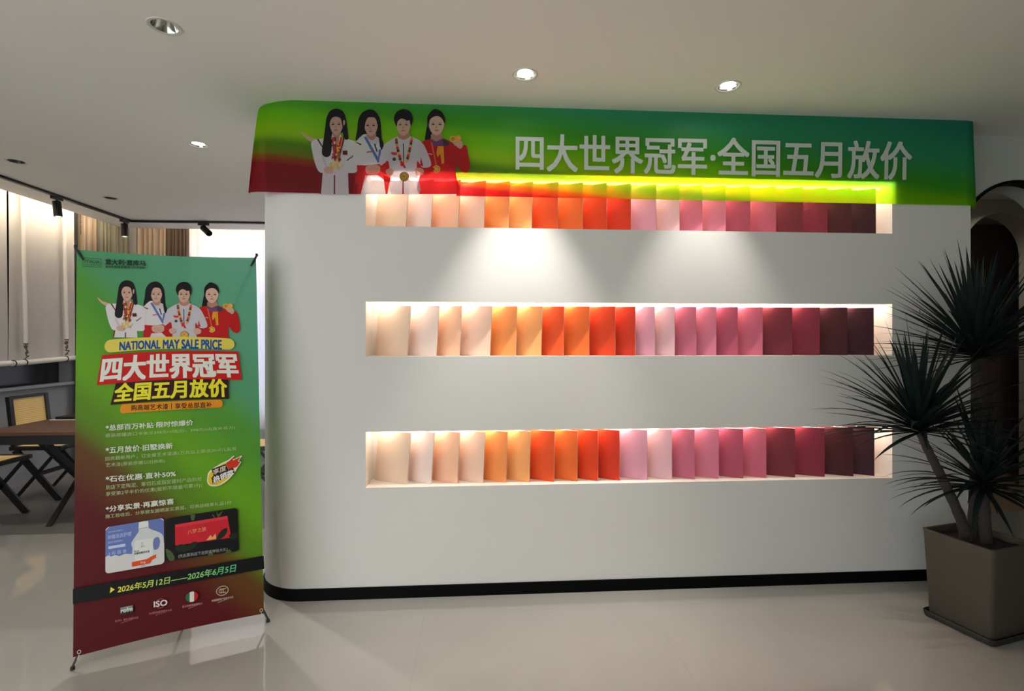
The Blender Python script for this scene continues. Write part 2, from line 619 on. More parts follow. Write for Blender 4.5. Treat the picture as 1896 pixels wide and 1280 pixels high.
struct(arch_wall(XR + 0.001, 6.0, 0.20, 0.42, CEIL, 3.52, 0.42, 2.07).build('wall_right', M_archwall, smooth=True, angle=30))
b = MB()
n = 32
pr = [(1, 0.0)]
ao = [(3.52 + r * math.cos(PI * k / n), 2.07 + r * math.sin(PI * k / n)) for r in (0.424,) for k in range(n + 1)]
ai = [(3.52 + r * math.cos(PI * k / n), 2.07 + r * math.sin(PI * k / n)) for r in (0.404,) for k in range(n + 1)]
ao = [(3.944, 0)] + ao + [(3.096, 0)]
ai = [(3.924, 0)] + ai + [(3.116, 0)]
for k in range(len(ao) - 1):
    (x1, z1), (x2, z2), (x3, z3), (x4, z4) = ao[k], ao[k + 1], ai[k + 1], ai[k]
    b.quad((x1, 0.19, z1), (x2, 0.19, z2), (x3, 0.19, z3), (x4, 0.19, z4))
    b.quad((x4, 0.19, z4), (x3, 0.19, z3), (x3, 0.26, z3), (x4, 0.26, z4))
    b.quad((x1, 0.19, z1), (x1, 0.2, z1), (x2, 0.2, z2), (x2, 0.19, z2))
struct(b.build('trim_2', M_black, smooth=True, angle=30))
struct(arch_wall(XR + 0.001, 6.6, 1.60, 1.78, CEIL, 4.93, 0.38, 2.27).build('wall_right', M_corridor, smooth=True, angle=30))
b = MB(); b.box((XR + 0.001, 2.6, 0), (6.9, 2.7, CEIL)); struct(b.build('wall_right', M_brownroom))
b = MB(); b.box((6.6, -6.5, 0), (6.7, 2.7, CEIL)); struct(b.build('wall_right', M_archwall))  # unseen side wall, added to block ambient light from the right

b = MB(); b.box((-0.8, -6.5, 0), (6.6, -6.4, CEIL)); struct(b.build('wall_rear_blocker', M_archwall))  # partial wall out of view, added to keep ambient light off the right

# ------------------------------------------------------------------ painted sample boards in the three niches
BOARDC = [((222, 196, 172), 'beige'), ((232, 212, 202), 'pale pinkish white'), ((238, 190, 158), 'light peach'), ((236, 200, 178), 'pale peach'),
          ((238, 150, 84), 'light orange'), ((240, 168, 104), 'apricot'), ((228, 84, 32), 'red orange'), ((232, 108, 42), 'bright orange'),
          ((222, 66, 18), 'deep orange'), ((212, 54, 20), 'vermilion'), ((222, 158, 178), 'baby pink'), ((226, 180, 188), 'pale dusty pink'),
          ((196, 104, 128), 'rose'), ((206, 118, 142), 'soft pink'), ((176, 78, 102), 'raspberry pink'), ((196, 98, 120), 'coral pink'),
          ((120, 42, 54), 'wine red'), ((132, 42, 60), 'crimson'), ((74, 26, 32), 'maroon'), ((62, 24, 34), 'very dark maroon')]
EDGES = [
    [-0.403, -0.262, -0.107, 0.039, 0.180, 0.315, 0.467, 0.614, 0.756, 0.901, 1.054, 1.195, 1.334, 1.479, 1.630, 1.791, 1.960, 2.114, 2.268, 2.423],
    [-0.394, -0.231, -0.101, 0.076, 0.224, 0.372, 0.502, 0.653, 0.807, 0.927, 1.044, 1.166, 1.297, 1.420, 1.553, 1.707, 1.892, 2.066, 2.240, 2.409],
    [-0.394, -0.259, -0.111, 0.036, 0.167, 0.303, 0.445, 0.582, 0.704, 0.833, 0.999, 1.149, 1.287, 1.436, 1.586, 1.730, 1.909, 2.096, 2.278, 2.413]]
ORD = ['first', 'second', 'third', 'fourth', 'fifth', 'sixth', 'seventh', 'eighth', 'ninth', 'tenth']
RNAME = ['top', 'middle', 'bottom']
for r, (z0, z1) in enumerate(ROWS):
    prev = -0.556
    for i, xe in enumerate(EDGES[r]):
        rgb, cname = BOARDC[i]
        mf = mat('paint_' + cname.replace(' ', '_'), rgb, 0.6, spec=0.3, bump=0.06, bscale=150)
        me_ = mat('board_edge', (226, 206, 196), 0.7)
        xl = prev - 0.04
        ya, yb = 0.158, 0.050
        sh = 0.022 * max(0, 1 - i / 8)
        zb, zt = z0 + 0.0005, z1 - 0.018
        d = Vector((xe - xl, yb - ya, 0)).normalized()
        nb = Vector((-d.y, d.x, 0)) * 0.007
        b = MB()
        A, B = Vector((xl, ya, zb)), Vector((xe, yb, zb))
        hz = Vector((0, 0, zt - zb))
        S = Vector((sh, 0, 0))
        nseg = 1
        lo_ = [A - S * 0.5, B - S * 0.5]
        hi_ = [A + S * 0.5 + hz, B + S * 0.5 + hz]
        b.add([lo_[0], lo_[1], hi_[1], hi_[0]], [(0, 1, 2, 3)])
        b.mi = 1
        q = [lo_[0], lo_[1], hi_[1], hi_[0]]
        q2 = [p + nb for p in q]
        b.add(q + q2, [(7, 6, 5, 4), (0, 4, 5, 1), (1, 5, 6, 2), (2, 6, 7, 3), (3, 7, 4, 0)])
        o = b.build('sample_board', [mf, me_])
        if i < 10:
            where = f'{ORD[i]} from the left end of the {RNAME[r]} niche'
        else:
            where = f'{ORD[19 - i]} from the right end of the {RNAME[r]} niche'
        tag(o, f'{cname} painted board, {where}', 'sample board', f'painted sample boards in the {RNAME[r]} niche')
        prev = xe
    b = MB()
    b.mi = 1
    b.box((NL + 0.006, 0.086, z1 - 0.002), (NR - 0.006, 0.104, z1 - 0.0005))
    b.mi = 0
    b.box((NL + 0.008, 0.089, z1 - 0.015), (NR - 0.008, 0.101, z1 - 0.002))
    tag(b.build('light_strip', [M_strip if r == 0 else M_strip2, M_whiteplastic]), f'glowing light strip along the ceiling of the {RNAME[r]} niche', 'light strip', 'niche light strips')

# ------------------------------------------------------------------ printed art shared by both banners
# art is drawn in a local design frame (see maps below); colours are flat inks
SK, SK2, HAIR, WHT, WH2, RED, RED2 = (214, 172, 152), (186, 138, 118), (22, 16, 20), (226, 220, 222), (206, 200, 208), (196, 24, 28), (158, 16, 24)
GOLD, GOLD2, BLUE, NAVY = (232, 186, 84), (196, 140, 44), (96, 118, 178), (40, 44, 74)


def face(cx, cy, rx, ry, turn=0, lip=(172, 66, 66), tone=SK):
    e = []
    def ell(c, x, y, a, bq, n=14):
        e.append((c, [(x + a * math.cos(2 * PI * k / n), y + bq * math.sin(2 * PI * k / n)) for k in range(n)], 0))
    e.append((tone, crom([(cx - rx, cy - ry * .35), (cx - rx * .6, cy - ry * .9), (cx, cy - ry), (cx + rx * .6, cy - ry * .9), (cx + rx, cy - ry * .35), (cx + rx * .95, cy + ry * .2),
                          (cx + rx * .68, cy + ry * .68), (cx + rx * .22 + turn * .4, cy + ry), (cx - rx * .22 + turn * .4, cy + ry), (cx - rx * .68, cy + ry * .68), (cx - rx * .95, cy + ry * .2)], 4), 0))
    for s_ in (-1, 1):
        ell((70, 48, 44), cx + turn + s_ * rx * .44, cy - ry * .10, rx * .22, ry * .07)
        ell((26, 18, 20), cx + turn + s_ * rx * .44, cy - ry * .10, rx * .11, ry * .068, 10)
        e.append(((56, 40, 38), [(cx + turn + s_ * rx * .18, cy - ry * .25), (cx + turn + s_ * rx * .45, cy - ry * .33), (cx + turn + s_ * rx * .70, cy - ry * .25), (cx + turn + s_ * rx * .45, cy - ry * .28)], 0))
    e.append((SK2, [(cx + turn - rx * .05, cy), (cx + turn + rx * .12, cy + ry * .26), (cx + turn - rx * .14, cy + ry * .28)], 0))
    ell(lip, cx + turn, cy + ry * .52, rx * .28, ry * .065)
    ell((214, 130, 122), cx + turn, cy + ry * .535, rx * .16, ry * .025)
    return e


def figures():
    P = []
    def add(c, pts, smooth=5):
        P.append((c, crom(pts, smooth) if smooth else pts, 0))
    def disc(c, x, y, r_, n=20, ry=None):
        P.append((c, [(x + r_ * math.cos(2 * PI * k / n), y + (ry or r_) * math.sin(2 * PI * k / n)) for k in range(n)], 0))
    # second person: white and red jacket, blue medal ribbon (behind the first)
    add(HAIR, [(735, 74), (800, 96), (848, 170), (862, 262), (872, 400), (892, 470), (872, 520), (838, 470), (800, 390), (700, 380), (640, 405), (584, 412), (600, 300), (614, 184), (658, 108)])
    add(WH2, [(684, 346), (820, 376), (862, 430), (800, 490), (716, 440)], 3)
    add(SK2, [(715, 320), (800, 320), (800, 390), (756, 412), (712, 380)], 3)
    add(WHT, [(680, 345), (720, 420), (800, 470), (850, 420), (900, 470), (905, 600), (880, 684), (700, 690), (596, 684), (566, 540), (582, 440)], 4)
    P.extend(face(752, 262, 72, 102, -4))
    add(HAIR, [(735, 80), (820, 130), (846, 260), (822, 240), (806, 180), (770, 152), (726, 160), (694, 210), (680, 290), (664, 300), (650, 200), (680, 110)], 4)
    add(HAIR, [(838, 340), (870, 400), (893, 470), (872, 520), (848, 470)], 4)
    add(BLUE, [(672, 378), (700, 372), (852, 640), (828, 662)], 0)
    add(BLUE, [(838, 520), (866, 505), (846, 655), (826, 662)], 0)
    add(NAVY, [(784, 455), (798, 450), (826, 540), (812, 540)], 0)
    add((196, 60, 80), [(705, 540), (770, 528), (768, 542), (703, 552)], 0)
    add((90, 30, 40), [(582, 430), (650, 455), (636, 468), (592, 442)], 0)
    add(RED, [(594, 686), (700, 690), (940, 660), (980, 760), (960, 880), (900, 860), (830, 800), (720, 800), (690, 860), (640, 1003), (552, 1003), (578, 860)], 0)
    add(RED2, [(552, 1003), (578, 880), (610, 900), (600, 1003)], 0)
    add(WHT, [(690, 800), (820, 790), (900, 870), (930, 1003), (640, 1003), (664, 900)], 0)
    add(SK, [(700, 700), (790, 680), (850, 700), (840, 770), (770, 790), (700, 770)], 5)
    for q in range(3):
        add(SK2, [(720 + q * 8, 730 + q * 18), (830, 722 + q * 18), (830, 726 + q * 18), (720 + q * 8, 735 + q * 18)], 0)
    # first person: white tracksuit, long hair, outstretched arm, bunch of medals
    add(SK, [(-8, 322), (30, 350), (70, 372), (120, 388), (168, 402), (172, 440), (130, 446), (84, 424), (40, 392), (8, 356)], 5)
    add(SK, [(-14, 312), (30, 346), (28, 356), (-8, 330)], 3)
    add(WHT, [(160, 402), (240, 392), (330, 372), (420, 378), (500, 400), (588, 436), (612, 540), (598, 680), (592, 762), (500, 772), (300, 768), (222, 774), (176, 752), (136, 660), (104, 520), (96, 446), (130, 408)], 4)
    add((120, 20, 36), [(158, 402), (178, 400), (222, 480), (214, 492)], 0)
    add(WH2, [(210, 560), (236, 600), (300, 752), (280, 760), (222, 640)], 4)
    add(WHT, [(214, 770), (500, 770), (508, 1003), (190, 1003)], 0)
    add((116, 18, 40), [(344, 796), (358, 796), (358, 1003), (342, 1003)], 0)
    add((116, 18, 40), [(206, 770), (222, 770), (204, 1003), (190, 1003)], 0)
    add(HAIR, [(372, 66), (440, 92), (474, 164), (490, 262), (502, 398), (450, 392), (440, 330), (330, 350), (326, 430), (312, 560), (280, 596), (236, 590), (212, 540), (232, 400), (252, 252), (266, 160), (304, 92)])
    add(SK2, [(330, 330), (412, 330), (424, 398), (376, 470), (330, 402)], 3)
    P.extend(face(372, 250, 72, 102, -4))
    add(HAIR, [(368, 74), (440, 108), (466, 190), (452, 300), (436, 250), (420, 180), (380, 156), (330, 165), (302, 216), (292, 300), (270, 300), (280, 180), (318, 104)], 4)
    add(SK, [(448, 200), (466, 196), (464, 240), (450, 250)], 4)
    add(WHT, [(330, 350), (356, 400), (376, 470), (340, 440), (316, 390)], 0)
    add(WHT, [(412, 350), (430, 372), (376, 470), (398, 420)], 0)
    cols = [(176, 26, 34), (206, 52, 40), (60, 84, 60), (150, 24, 36), (226, 150, 60)]
    for q in range(5):
        x0 = 322 + q * 12
        add(cols[q], [(x0, 380), (x0 + 11, 378), (356 + q * 8, 640), (346 + q * 8, 642)], 0)
        x1 = 466 - q * 10
        add(cols[(q + 2) % 5], [(x1, 380), (x1 - 10, 378), (390 - q * 6, 640), (400 - q * 6, 642)], 0)
    rn = random.Random(3)
    for q in range(34):
        x, y = rn.uniform(326, 414), rn.uniform(430, 650)
        disc([(208, 60, 36), GOLD, (170, 20, 30), (230, 196, 150), (52, 70, 50)][q % 5], x, y, rn.uniform(7, 15), 8)
    for q in range(9):
        disc([GOLD, (226, 210, 170), (208, 190, 150)][q % 3], 320 + (q % 5) * 24, 680 + (q // 5) * 34, 22, 14)
    add((100, 16, 30), [(440, 528), (490, 526), (490, 572), (442, 574)], 0)
    add(NAVY, [(484, 632), (556, 578), (558, 584), (488, 640)], 0)
    add(SK, [(236, 720), (300, 700), (330, 730), (320, 770), (250, 772)], 4)
    # fourth person: red jacket, ponytail, medal held up
    add(HAIR, [(1390, 220), (1420, 330), (1400, 405), (1344, 416), (1358, 300), (1372, 240)], 4)
    add(RED, [(1400, 400), (1480, 390), (1560, 396), (1640, 440), (1724, 478), (1792, 470), (1818, 570), (1838, 690), (1806, 768), (1740, 752), (1690, 690), (1684, 800), (1700, 1003), (1284, 1003), (1300, 760), (1330, 700), (1296, 560), (1300, 440)], 4)
    add(SK2, [(1420, 340), (1530, 340), (1534, 410), (1470, 440), (1416, 410)], 3)
    add((120, 70, 120), [(1412, 402), (1470, 426), (1536, 396), (1606, 440), (1600, 472), (1540, 468), (1500, 476), (1424, 470)], 4)
    add((70, 64, 78), [(1540, 400), (1608, 440), (1602, 472), (1548, 470)], 4)
    P.extend(face(1470, 250, 84, 104, 2, (186, 52, 60), (226, 186, 168)))
    add(HAIR, [(1456, 70), (1524, 100), (1562, 170), (1558, 226), (1530, 176), (1490, 150), (1440, 156), (1400, 190), (1384, 262), (1370, 240), (1372, 160), (1404, 104)], 5)
    add((232, 160, 40), [(1482, 480), (1548, 480), (1556, 664), (1528, 672), (1512, 560), (1482, 600), (1470, 560)], 0)
    add((214, 110, 60), [(1408, 440), (1424, 440), (1476, 690), (1462, 692)], 0)
    disc(GOLD, 1470, 730, 42); disc(GOLD2, 1470, 730, 30); disc(GOLD, 1470, 730, 22)
    add((240, 200, 196), [(1384, 556), (1424, 566), (1424, 574), (1384, 564)], 0)
    add(SK, [(1650, 440), (1700, 410), (1752, 440), (1754, 490), (1726, 506), (1690, 480)], 5)
    disc(GOLD, 1650, 398, 36); disc((238, 170, 60), 1710, 392, 34); disc(GOLD2, 1650, 398, 22); disc(GOLD, 1712, 392, 20)
    for q in range(4):
        add(SK, [(1664 + q * 22, 430), (1682 + q * 22, 426), (1688 + q * 20, 470), (1672 + q * 20, 474)], 3)
    # third person: white jacket with red sleeves, lanyard and medal
    add(RED, [(936, 590), (985, 640), (985, 760), (930, 790), (860, 752), (900, 690)], 3)
    add(RED, [(1286, 590), (1330, 700), (1440, 716), (1430, 756), (1360, 790), (1290, 770), (1240, 700)], 3)
    add(WH2, [(1050, 372), (1108, 400), (1172, 368), (1300, 428), (1368, 540), (1412, 688), (1316, 712), (1262, 640), (1256, 760), (1280, 1003), (980, 1003), (960, 800), (940, 640), (866, 690), (840, 640), (880, 500), (922, 440)], 4)
    add(RED, [(886, 800), (966, 830), (932, 1003), (914, 1003)], 0)
    add(RED, [(1300, 600), (1326, 700), (1290, 690)], 0)
    add(SK2, [(1056, 320), (1164, 320), (1172, 380), (1108, 410), (1050, 380)], 3)
    P.extend(face(1108, 255, 76, 104, -2, (176, 88, 84)))
    add(HAIR, [(1106, 70), (1176, 96), (1208, 166), (1196, 250), (1182, 236), (1174, 196), (1140, 200), (1126, 186), (1082, 176), (1044, 210), (1036, 262), (1012, 220), (1004, 168), (1034, 102)], 5)
    add((48, 44, 48), [(1102, 450), (1112, 450), (1114, 610), (1104, 610)], 0)
    add((196, 40, 40), [(1104, 610), (1114, 610), (1116, 700), (1106, 700)], 0)
    add((150, 24, 60), [(1098, 860), (1110, 860), (1112, 1003), (1094, 1003)], 0)
    cl = [(206, 40, 40), (52, 84, 56), (232, 140, 70), (214, 56, 50), (60, 70, 60), (236, 176, 80)]
    for q in range(10):
        t_ = q / 9
        disc(cl[q % 6], 1030 + 60 * t_ ** 1.4, 410 + 270 * t_, 17, 10, 20)
        disc(cl[(q + 2) % 6], 1198 - 52 * t_ ** 1.2, 400 + 240 * t_, 16, 10, 20)
    add((210, 44, 40), [(1072, 650), (1094, 640), (1130, 700), (1136, 724), (1112, 716)], 0)
    disc((60, 50, 30), 1116, 812, 52); disc(GOLD, 1116, 812, 46); disc((120, 86, 30), 1116, 812, 34); disc(GOLD, 1116, 812, 30); disc(GOLD2, 1112, 810, 14)
    add((208, 60, 50), [(974, 546), (1036, 548), (1030, 574), (984, 572)], 3); disc((70, 60, 60), 1006, 622, 20, 10)
    add(SK, [(914, 750), (960, 720), (1000, 740), (990, 790), (940, 800)], 4)
    add(SK, [(1236, 730), (1290, 716), (1330, 740), (1320, 790), (1250, 800)], 4)
    return P


def text_geo(body, shear=0.0, space=1.0):
    c = bpy.data.curves.new('t', 'FONT')
    c.body = body
    c.shear = shear
    c.space_character = space
    c.resolution_u = 3
    c.fill_mode = 'FRONT'
    o = bpy.data.objects.new('t', c)
    col.objects.link(o)
    dg = bpy.context.evaluated_depsgraph_get()
    me = bpy.data.meshes.new_from_object(o.evaluated_get(dg))
    vs_ = [(v.co.x, v.co.y) for v in me.vertices]
    fs = [tuple(p.vertices) for p in me.polygons]
    bpy.data.objects.remove(o)
    bpy.data.curves.remove(c)
    bpy.data.meshes.remove(me)
    x0, x1 = min(v[0] for v in vs_), max(v[0] for v in vs_)
    y0, y1 = min(v[1] for v in vs_), max(v[1] for v in vs_)
    return [((x - x0) / (x1 - x0), (y - y0) / (y1 - y0)) for x, y in vs_], fs


def quad_map(u, v, q, arc_=0.0):
    """q: TL, TR, BR, BL in photo pixels"""
    tl, tr, br, bl = q
    x = (bl[0] * (1 - u) + br[0] * u) * (1 - v) + (tl[0] * (1 - u) + tr[0] * u) * v
    y = (bl[1] * (1 - u) + br[1] * u) * (1 - v) + (tl[1] * (1 - u) + tr[1] * u) * v
    return x, y - arc_ * 4 * u * (1 - u)


class Print:
    """flat ink shapes laid on a banner plane"""

    def __init__(s, n, p0, step):
        s.n, s.p0, s.step, s.k = Vector(n).normalized(), Vector(p0), step, 0
        if (CAM - s.p0).dot(s.n) < 0:
            s.n = -s.n
        s.b = MB()

    def at(s, x, y):
        s_n = s.n
        return sight(x, y, s_n, s.p0 + s_n * (0.0006 + s.step * s.k))

    def poly(s, c, pts, step=True):
        s.b.col = c
        s.b.fill([[s.at(x, y) for x, y in pts]])
        if step:
            s.k += 1

    def text(s, body, q, c, weight=0.02, shear=0.0, arc_=0.0, c2=None):
        """weight: stroke thickening in parts of the letter height"""
        vs_, fs = text_geo(body, shear)
        hpx = abs(q[3][1] - q[0][1]) or 1
        wpx_ = abs(q[1][0] - q[0][0]) or 1
        dv, du = weight, weight * hpx / wpx_
        shifts = [(0, 0)] if weight <= 0.006 else ([(-du, 0), (du, 0)] if weight < 0.016 else [(a_ * du, b_ * dv * .8) for a_ in (-1, 0, 1) for b_ in (-1, 0, 1)])
        for su, sv in shifts:
            pts = [s.at(*quad_map(u + su, v + sv, q, arc_)) for u, v in vs_]
            base = len(s.b.v)
            s.b.v += [tuple(p) for p in pts]
            for f in fs:
                um = sum(vs_[i][0] for i in f) / len(f)
                s.b.f.append(tuple(i + base for i in f)); s.b.m.append(0)
                s.b.c.append(c if c2 is None else tuple(a * (1 - um) + d_ * um for a, d_ in zip(c, c2)))
            s.k += 0.15
        s.k += 1

    def take(s, name, m, parent):
        o = s.b.build(name, m, parent)
        s.b = MB()
        return o


# ------------------------------------------------------------------ green cloth banner over the top niche
WB_Y, WB_Z0, WB_Z1 = -0.016, 2.264, 2.776
ramp_wall = [(0.0, (138, 8, 20)), (0.29, (150, 14, 24)), (0.36, (160, 74, 22)), (0.43, (130, 140, 20)), (0.52, (100, 150, 18)), (0.66, (166, 208, 12)), (0.84, (138, 204, 16)), (1.02, (92, 178, 54)), (1.16, (84, 178, 96)), (1.34, (76, 176, 134)), (1.85, (62, 156, 136))]
M_cloth = cloth_material('banner_cloth', ramp_wall, (1, 0, 0), (0, 0, 1), (-1.05, 0, WB_Z0), 4.1, WB_Z1 - WB_Z0, 0.85, 0.72, 0.26, gain=1.1)
M_clothink = cloth_material('banner_ink', None, None, None, None, 1, 1, 0, 0.42, 0.18, use_ink=True)
M_letterink = cloth_material('banner_letter_ink', None, None, None, None, 1, 1, 0, 0.15, 0.08, use_ink=True)
wb_t = thing('wall_banner', 'wide green and red cloth banner with large white characters draped over the top niche', 'banner', (1.0, WB_Y, WB_Z1))
pn, pp = Vector((0, -1, 0)), Vector((0, WB_Y, 0))


def wpx(X, Y):
    return 560 + X / 5.925, 190 + Y / 5.925


b = MB()
XA, XB = -0.95, 2.90
notch = [wpx(X, Y) for X, Y in ((556, 1003), (600, 720), (640, 660), (980, 640), (1300, 640), (1500, 640), (1672, 720), (1690, 1003))]
np_ = [sight(x, y, pn, pp) for x, y in notch]
np_ = [Vector((p.x, WB_Y, p.z)) for p in np_]
np_[0].z = np_[-1].z = WB_Z0
b.fill([[(XA, WB_Y, WB_Z0)] + [tuple(p) for p in np_] + [(XB, WB_Y, WB_Z0), (XB, WB_Y, WB_Z1), (XA, WB_Y, WB_Z1)]])
# left wrap-around end, flaring outwards towards the hem
nt_, nz_ = 48, 14
def left_pt(s_, v):
    """s_: 0 at the flat part .. 1 at the hidden end; v: 0 hem .. 1 top"""
    tp = crom([(XA, WB_Y), (-1.02, -0.014), (-1.12, 0.012), (-1.20, 0.055), (-1.255, 0.115), (-1.285, 0.20), (-1.286, 0.32)], 8, closed=False)
    bt = crom([(XA, WB_Y), (-1.04, -0.018), (-1.13, -0.020), (-1.21, -0.018), (-1.256, -0.006), (-1.262, 0.006), (-1.262, 0.020)], 8, closed=False)
    i = min(int(s_ * (len(tp) - 1)), len(tp) - 2)
    f_ = s_ * (len(tp) - 1) - i
    k = (1 - v) ** 0.8
    a = [tp[i][q] * (1 - f_) + tp[i + 1][q] * f_ for q in (0, 1)]
    c = [bt[i][q] * (1 - f_) + bt[i + 1][q] * f_ for q in (0, 1)]
    wv_ = 0.006 * math.sin(s_ * 11 + v * 2) * min(1, s_ * 2)
    return (c[0] * k + a[0] * (1 - k), c[1] * k + a[1] * (1 - k) - abs(wv_) * .6, WB_Z0 + (WB_Z1 - WB_Z0) * v)
vs_, fs = [], []
for i in range(nt_ + 1):
    for j in range(nz_ + 1):
        vs_.append(left_pt(i / nt_, j / nz_))
for i in range(nt_):
    for j in range(nz_):
        a = i * (nz_ + 1) + j
        fs.append((a, a + 1, a + nz_ + 2, a + nz_ + 1))
b.add(vs_, fs)
# right end turning the corner
def right_pt(s_, v):
    tp = [(XB, WB_Y), (2.955, -0.016), (2.996, -0.006), (3.006, 0.06), (3.006, 0.14)]
    bt = [(XB, WB_Y), (2.94, -0.020), (3.020, -0.004), (3.045, 0.05), (3.03, 0.13)]
    q = s_ * (len(tp) - 1); i = min(int(q), len(tp) - 2); f_ = q - i
    a = [tp[i][k] * (1 - f_) + tp[i + 1][k] * f_ for k in (0, 1)]
    c = [bt[i][k] * (1 - f_) + bt[i + 1][k] * f_ for k in (0, 1)]
    return (c[0] * (1 - v) + a[0] * v, c[1] * (1 - v) + a[1] * v, WB_Z0 + (WB_Z1 - WB_Z0) * v)
vs_, fs = [], []
for i in range(25):
    for j in range(nz_ + 1):
        vs_.append(right_pt(i / 24, j / nz_))
for i in range(24):
    for j in range(nz_):
        a = i * (nz_ + 1) + j
        fs.append((a, a + nz_ + 1, a + nz_ + 2, a + 1))
b.add(vs_, fs)
b.build('cloth', M_cloth, wb_t, smooth=True, angle=35)
# the white base of the printed group, filling the cut of the gradient
pr = Print(pn, pp, 0.00004)
pr.b.col = WHT
pr.b.fill([[tuple(p) for p in np_]])
for c, pts, _ in figures():
    q = [wpx(X, min(Y, 1003)) for X, Y in pts]
    pr.poly(c, q)
pr.take('printed_athletes', M_clothink, wb_t)
pr.k = 0
pr.text('四大世界冠军·全国五月放价', [(956, 247), (1688, 263), (1687, 333), (956, 316)], (206, 216, 204), 0.018)
pr.take('lettering', M_letterink, wb_t)

# ------------------------------------------------------------------ standing X banner
BL, BR, TR, TL = Vector((-1.7588, -0.5668, 0.0678)), Vector((-1.0651, -0.2837, 0.0836)), Vector((-1.1750, -0.1151, 1.8878)), Vector((-1.8687, -0.3982, 1.8720))
xu = (BR - BL).normalized(); xv = (TL - BL).normalized(); xn = xu.cross(xv).normalized()
if (CAM - BL).dot(xn) < 0:
    xn = -xn
XW, XH = (BR - BL).length, (TL - BL).length
ramp_x = [(0.0, (84, 8, 14)), (0.36, (88, 10, 16)), (0.50, (98, 60, 22)), (0.60, (92, 138, 24)), (0.72, (106, 168, 24)), (0.90, (84, 154, 50)), (1.04, (84, 158, 112)), (1.2, (92, 164, 130)), (1.45, (96, 166, 136))]
M_xcloth = cloth_material('stand_print', ramp_x, xu, xv, BL, XW, XH, 0.45, 0.12, 0.05)
M_xink = cloth_material('stand_ink', None, None, None, None, 1, 1, 0, 0.05, 0.02, use_ink=True)
xs_t = thing('banner_stand', 'tall printed X banner on a thin grey stand, left of the niche wall', 'banner stand', (-1.43, -0.36, 0))
b = MB()
nu, nv = 16, 30
def sheet(u, v):
    sag = 0.010 * math.sin(PI * u) * (v ** 4 + (1 - v) ** 4)
    return BL + xu * (u * XW) + xv * (v * XH + (-sag if v > .5 else sag)) 
vs_ = [sheet(i / nu, j / nv) for i in range(nu + 1) for j in range(nv + 1)]
fs = []
for i in range(nu):
    for j in range(nv):
        a = i * (nv + 1) + j
        fs.append((a, a + nv + 1, a + nv + 2, a + 1))
b.add(vs_, fs)
sh_o = b.build('printed_sheet', M_xcloth, xs_t, smooth=True)
X = Print(xn, BL, 0.00004)


def z3(x, y): return 130 + x / 3.765, 440 + y / 3.765
def z4(x, y): return 130 + x / 5.124, 760 + y / 5.124
def z5(x, y): return 130 + x / 4.0, 930 + y / 4.0
def Q(f_, *pts): return [f_(*p) for p in pts]


def a2x(Xw, Yw):
    xx = 0.935 * Xw + 79
    yy = 0.866 * Yw + 2 + 0.022 * (xx - 425)
    return 170 + xx / 6.54, 510 + yy / 6.54


# athletes, cropped where the yellow pill starts
YCUT = 838
for c, pts, _ in figures():
    if min(p[1] for p in pts) > YCUT - 10:
        continue
    X.poly(c, [a2x(px_, min(py_, YCUT + 30)) for px_, py_ in pts])
X.take('printed_athletes', M_xink, sh_o)
INK = (24, 44, 30)
# header logo box and name
def frame(c, q, t):
    tl, tr, br, bl = q
    X.poly(c, [tl, tr, (tr[0], tr[1] + t), (tl[0], tl[1] + t)], False)
    X.poly(c, [(bl[0], bl[1] - t), (br[0], br[1] - t), br, bl], False)
    X.poly(c, [tl, (tl[0] + t, tl[1]), (bl[0] + t, bl[1]), bl], False)
    X.poly(c, [(tr[0] - t, tr[1]), tr, br, (br[0] - t, br[1])])
frame(INK, Q(z3, (85, 140), (215, 148), (215, 210), (85, 202)), 0.6)
X.text('ITALIA', Q(z3, (104, 154), (205, 160), (205, 182), (104, 176)), INK, 0.0)
X.text('COLORIFICIO', Q(z3, (104, 184), (205, 190), (205, 198), (104, 192)), INK, 0.0)
X.text('意大利·意库马', Q(z3, (245, 148), (525, 162), (525, 198), (245, 190)), INK, 0.03)
X.text('意大利原装原罐进口艺术涂料', Q(z3, (245, 194), (522, 202), (522, 218), (245, 212)), INK, 0.02)
X.take('logo_lettering', M_xink, sh_o)
# title block
def band(c, q, arc_=0, n=24, rnd=0.0):
    top = [quad_map(u / n, 1, q, arc_) for u in range(n + 1)]
    bot = [quad_map(u / n, 0, q, arc_) for u in range(n + 1)]
    if rnd:
        ru = 0.5 * rnd * (q[3][1] - q[0][1]) / (q[1][0] - q[0][0])
        pts = [(1 - ru + ru * math.sin(PI * k / 10), 0.5 + 0.5 * math.cos(PI * k / 10)) for k in range(11)]
        pts += [(1 - ru - (1 - 2 * ru) * k / n, 0.0) for k in range(1, n)]
        pts += [(ru - ru * math.sin(PI * k / 10), 0.5 - 0.5 * math.cos(PI * k / 10)) for k in range(11)]
        pts += [(ru + (1 - 2 * ru) * k / n, 1.0) for k in range(1, n)]
        X.poly(c, [quad_map(u, v, q, arc_) for u, v in pts])
    else:
        X.poly(c, top + bot[::-1])
band((232, 214, 92), Q(z3, (238, 716), (1146, 706), (1146, 784), (240, 806)), 5, rnd=1.0)
X.take('title_pill', M_xink, sh_o)
X.text('NATIONAL MAY SALE PRICE', Q(z3, (346, 730), (1055, 716), (1055, 780), (344, 786)), (10, 80, 156), 0.045, arc_=2.5)
X.take('english_title', M_xink, sh_o)
band((206, 24, 22), Q(z3, (222, 820), (1172, 795), (1196, 994), (184, 1030)), 4)
band((48, 14, 12), Q(z3, (318, 1016), (1102, 990), (1106, 1126), (280, 1168)), 3)
X.text('四大世界冠军', Q(z3, (232, 838), (1152, 812), (1172, 972), (212, 1008)), (236, 238, 226), 0.04, arc_=3)
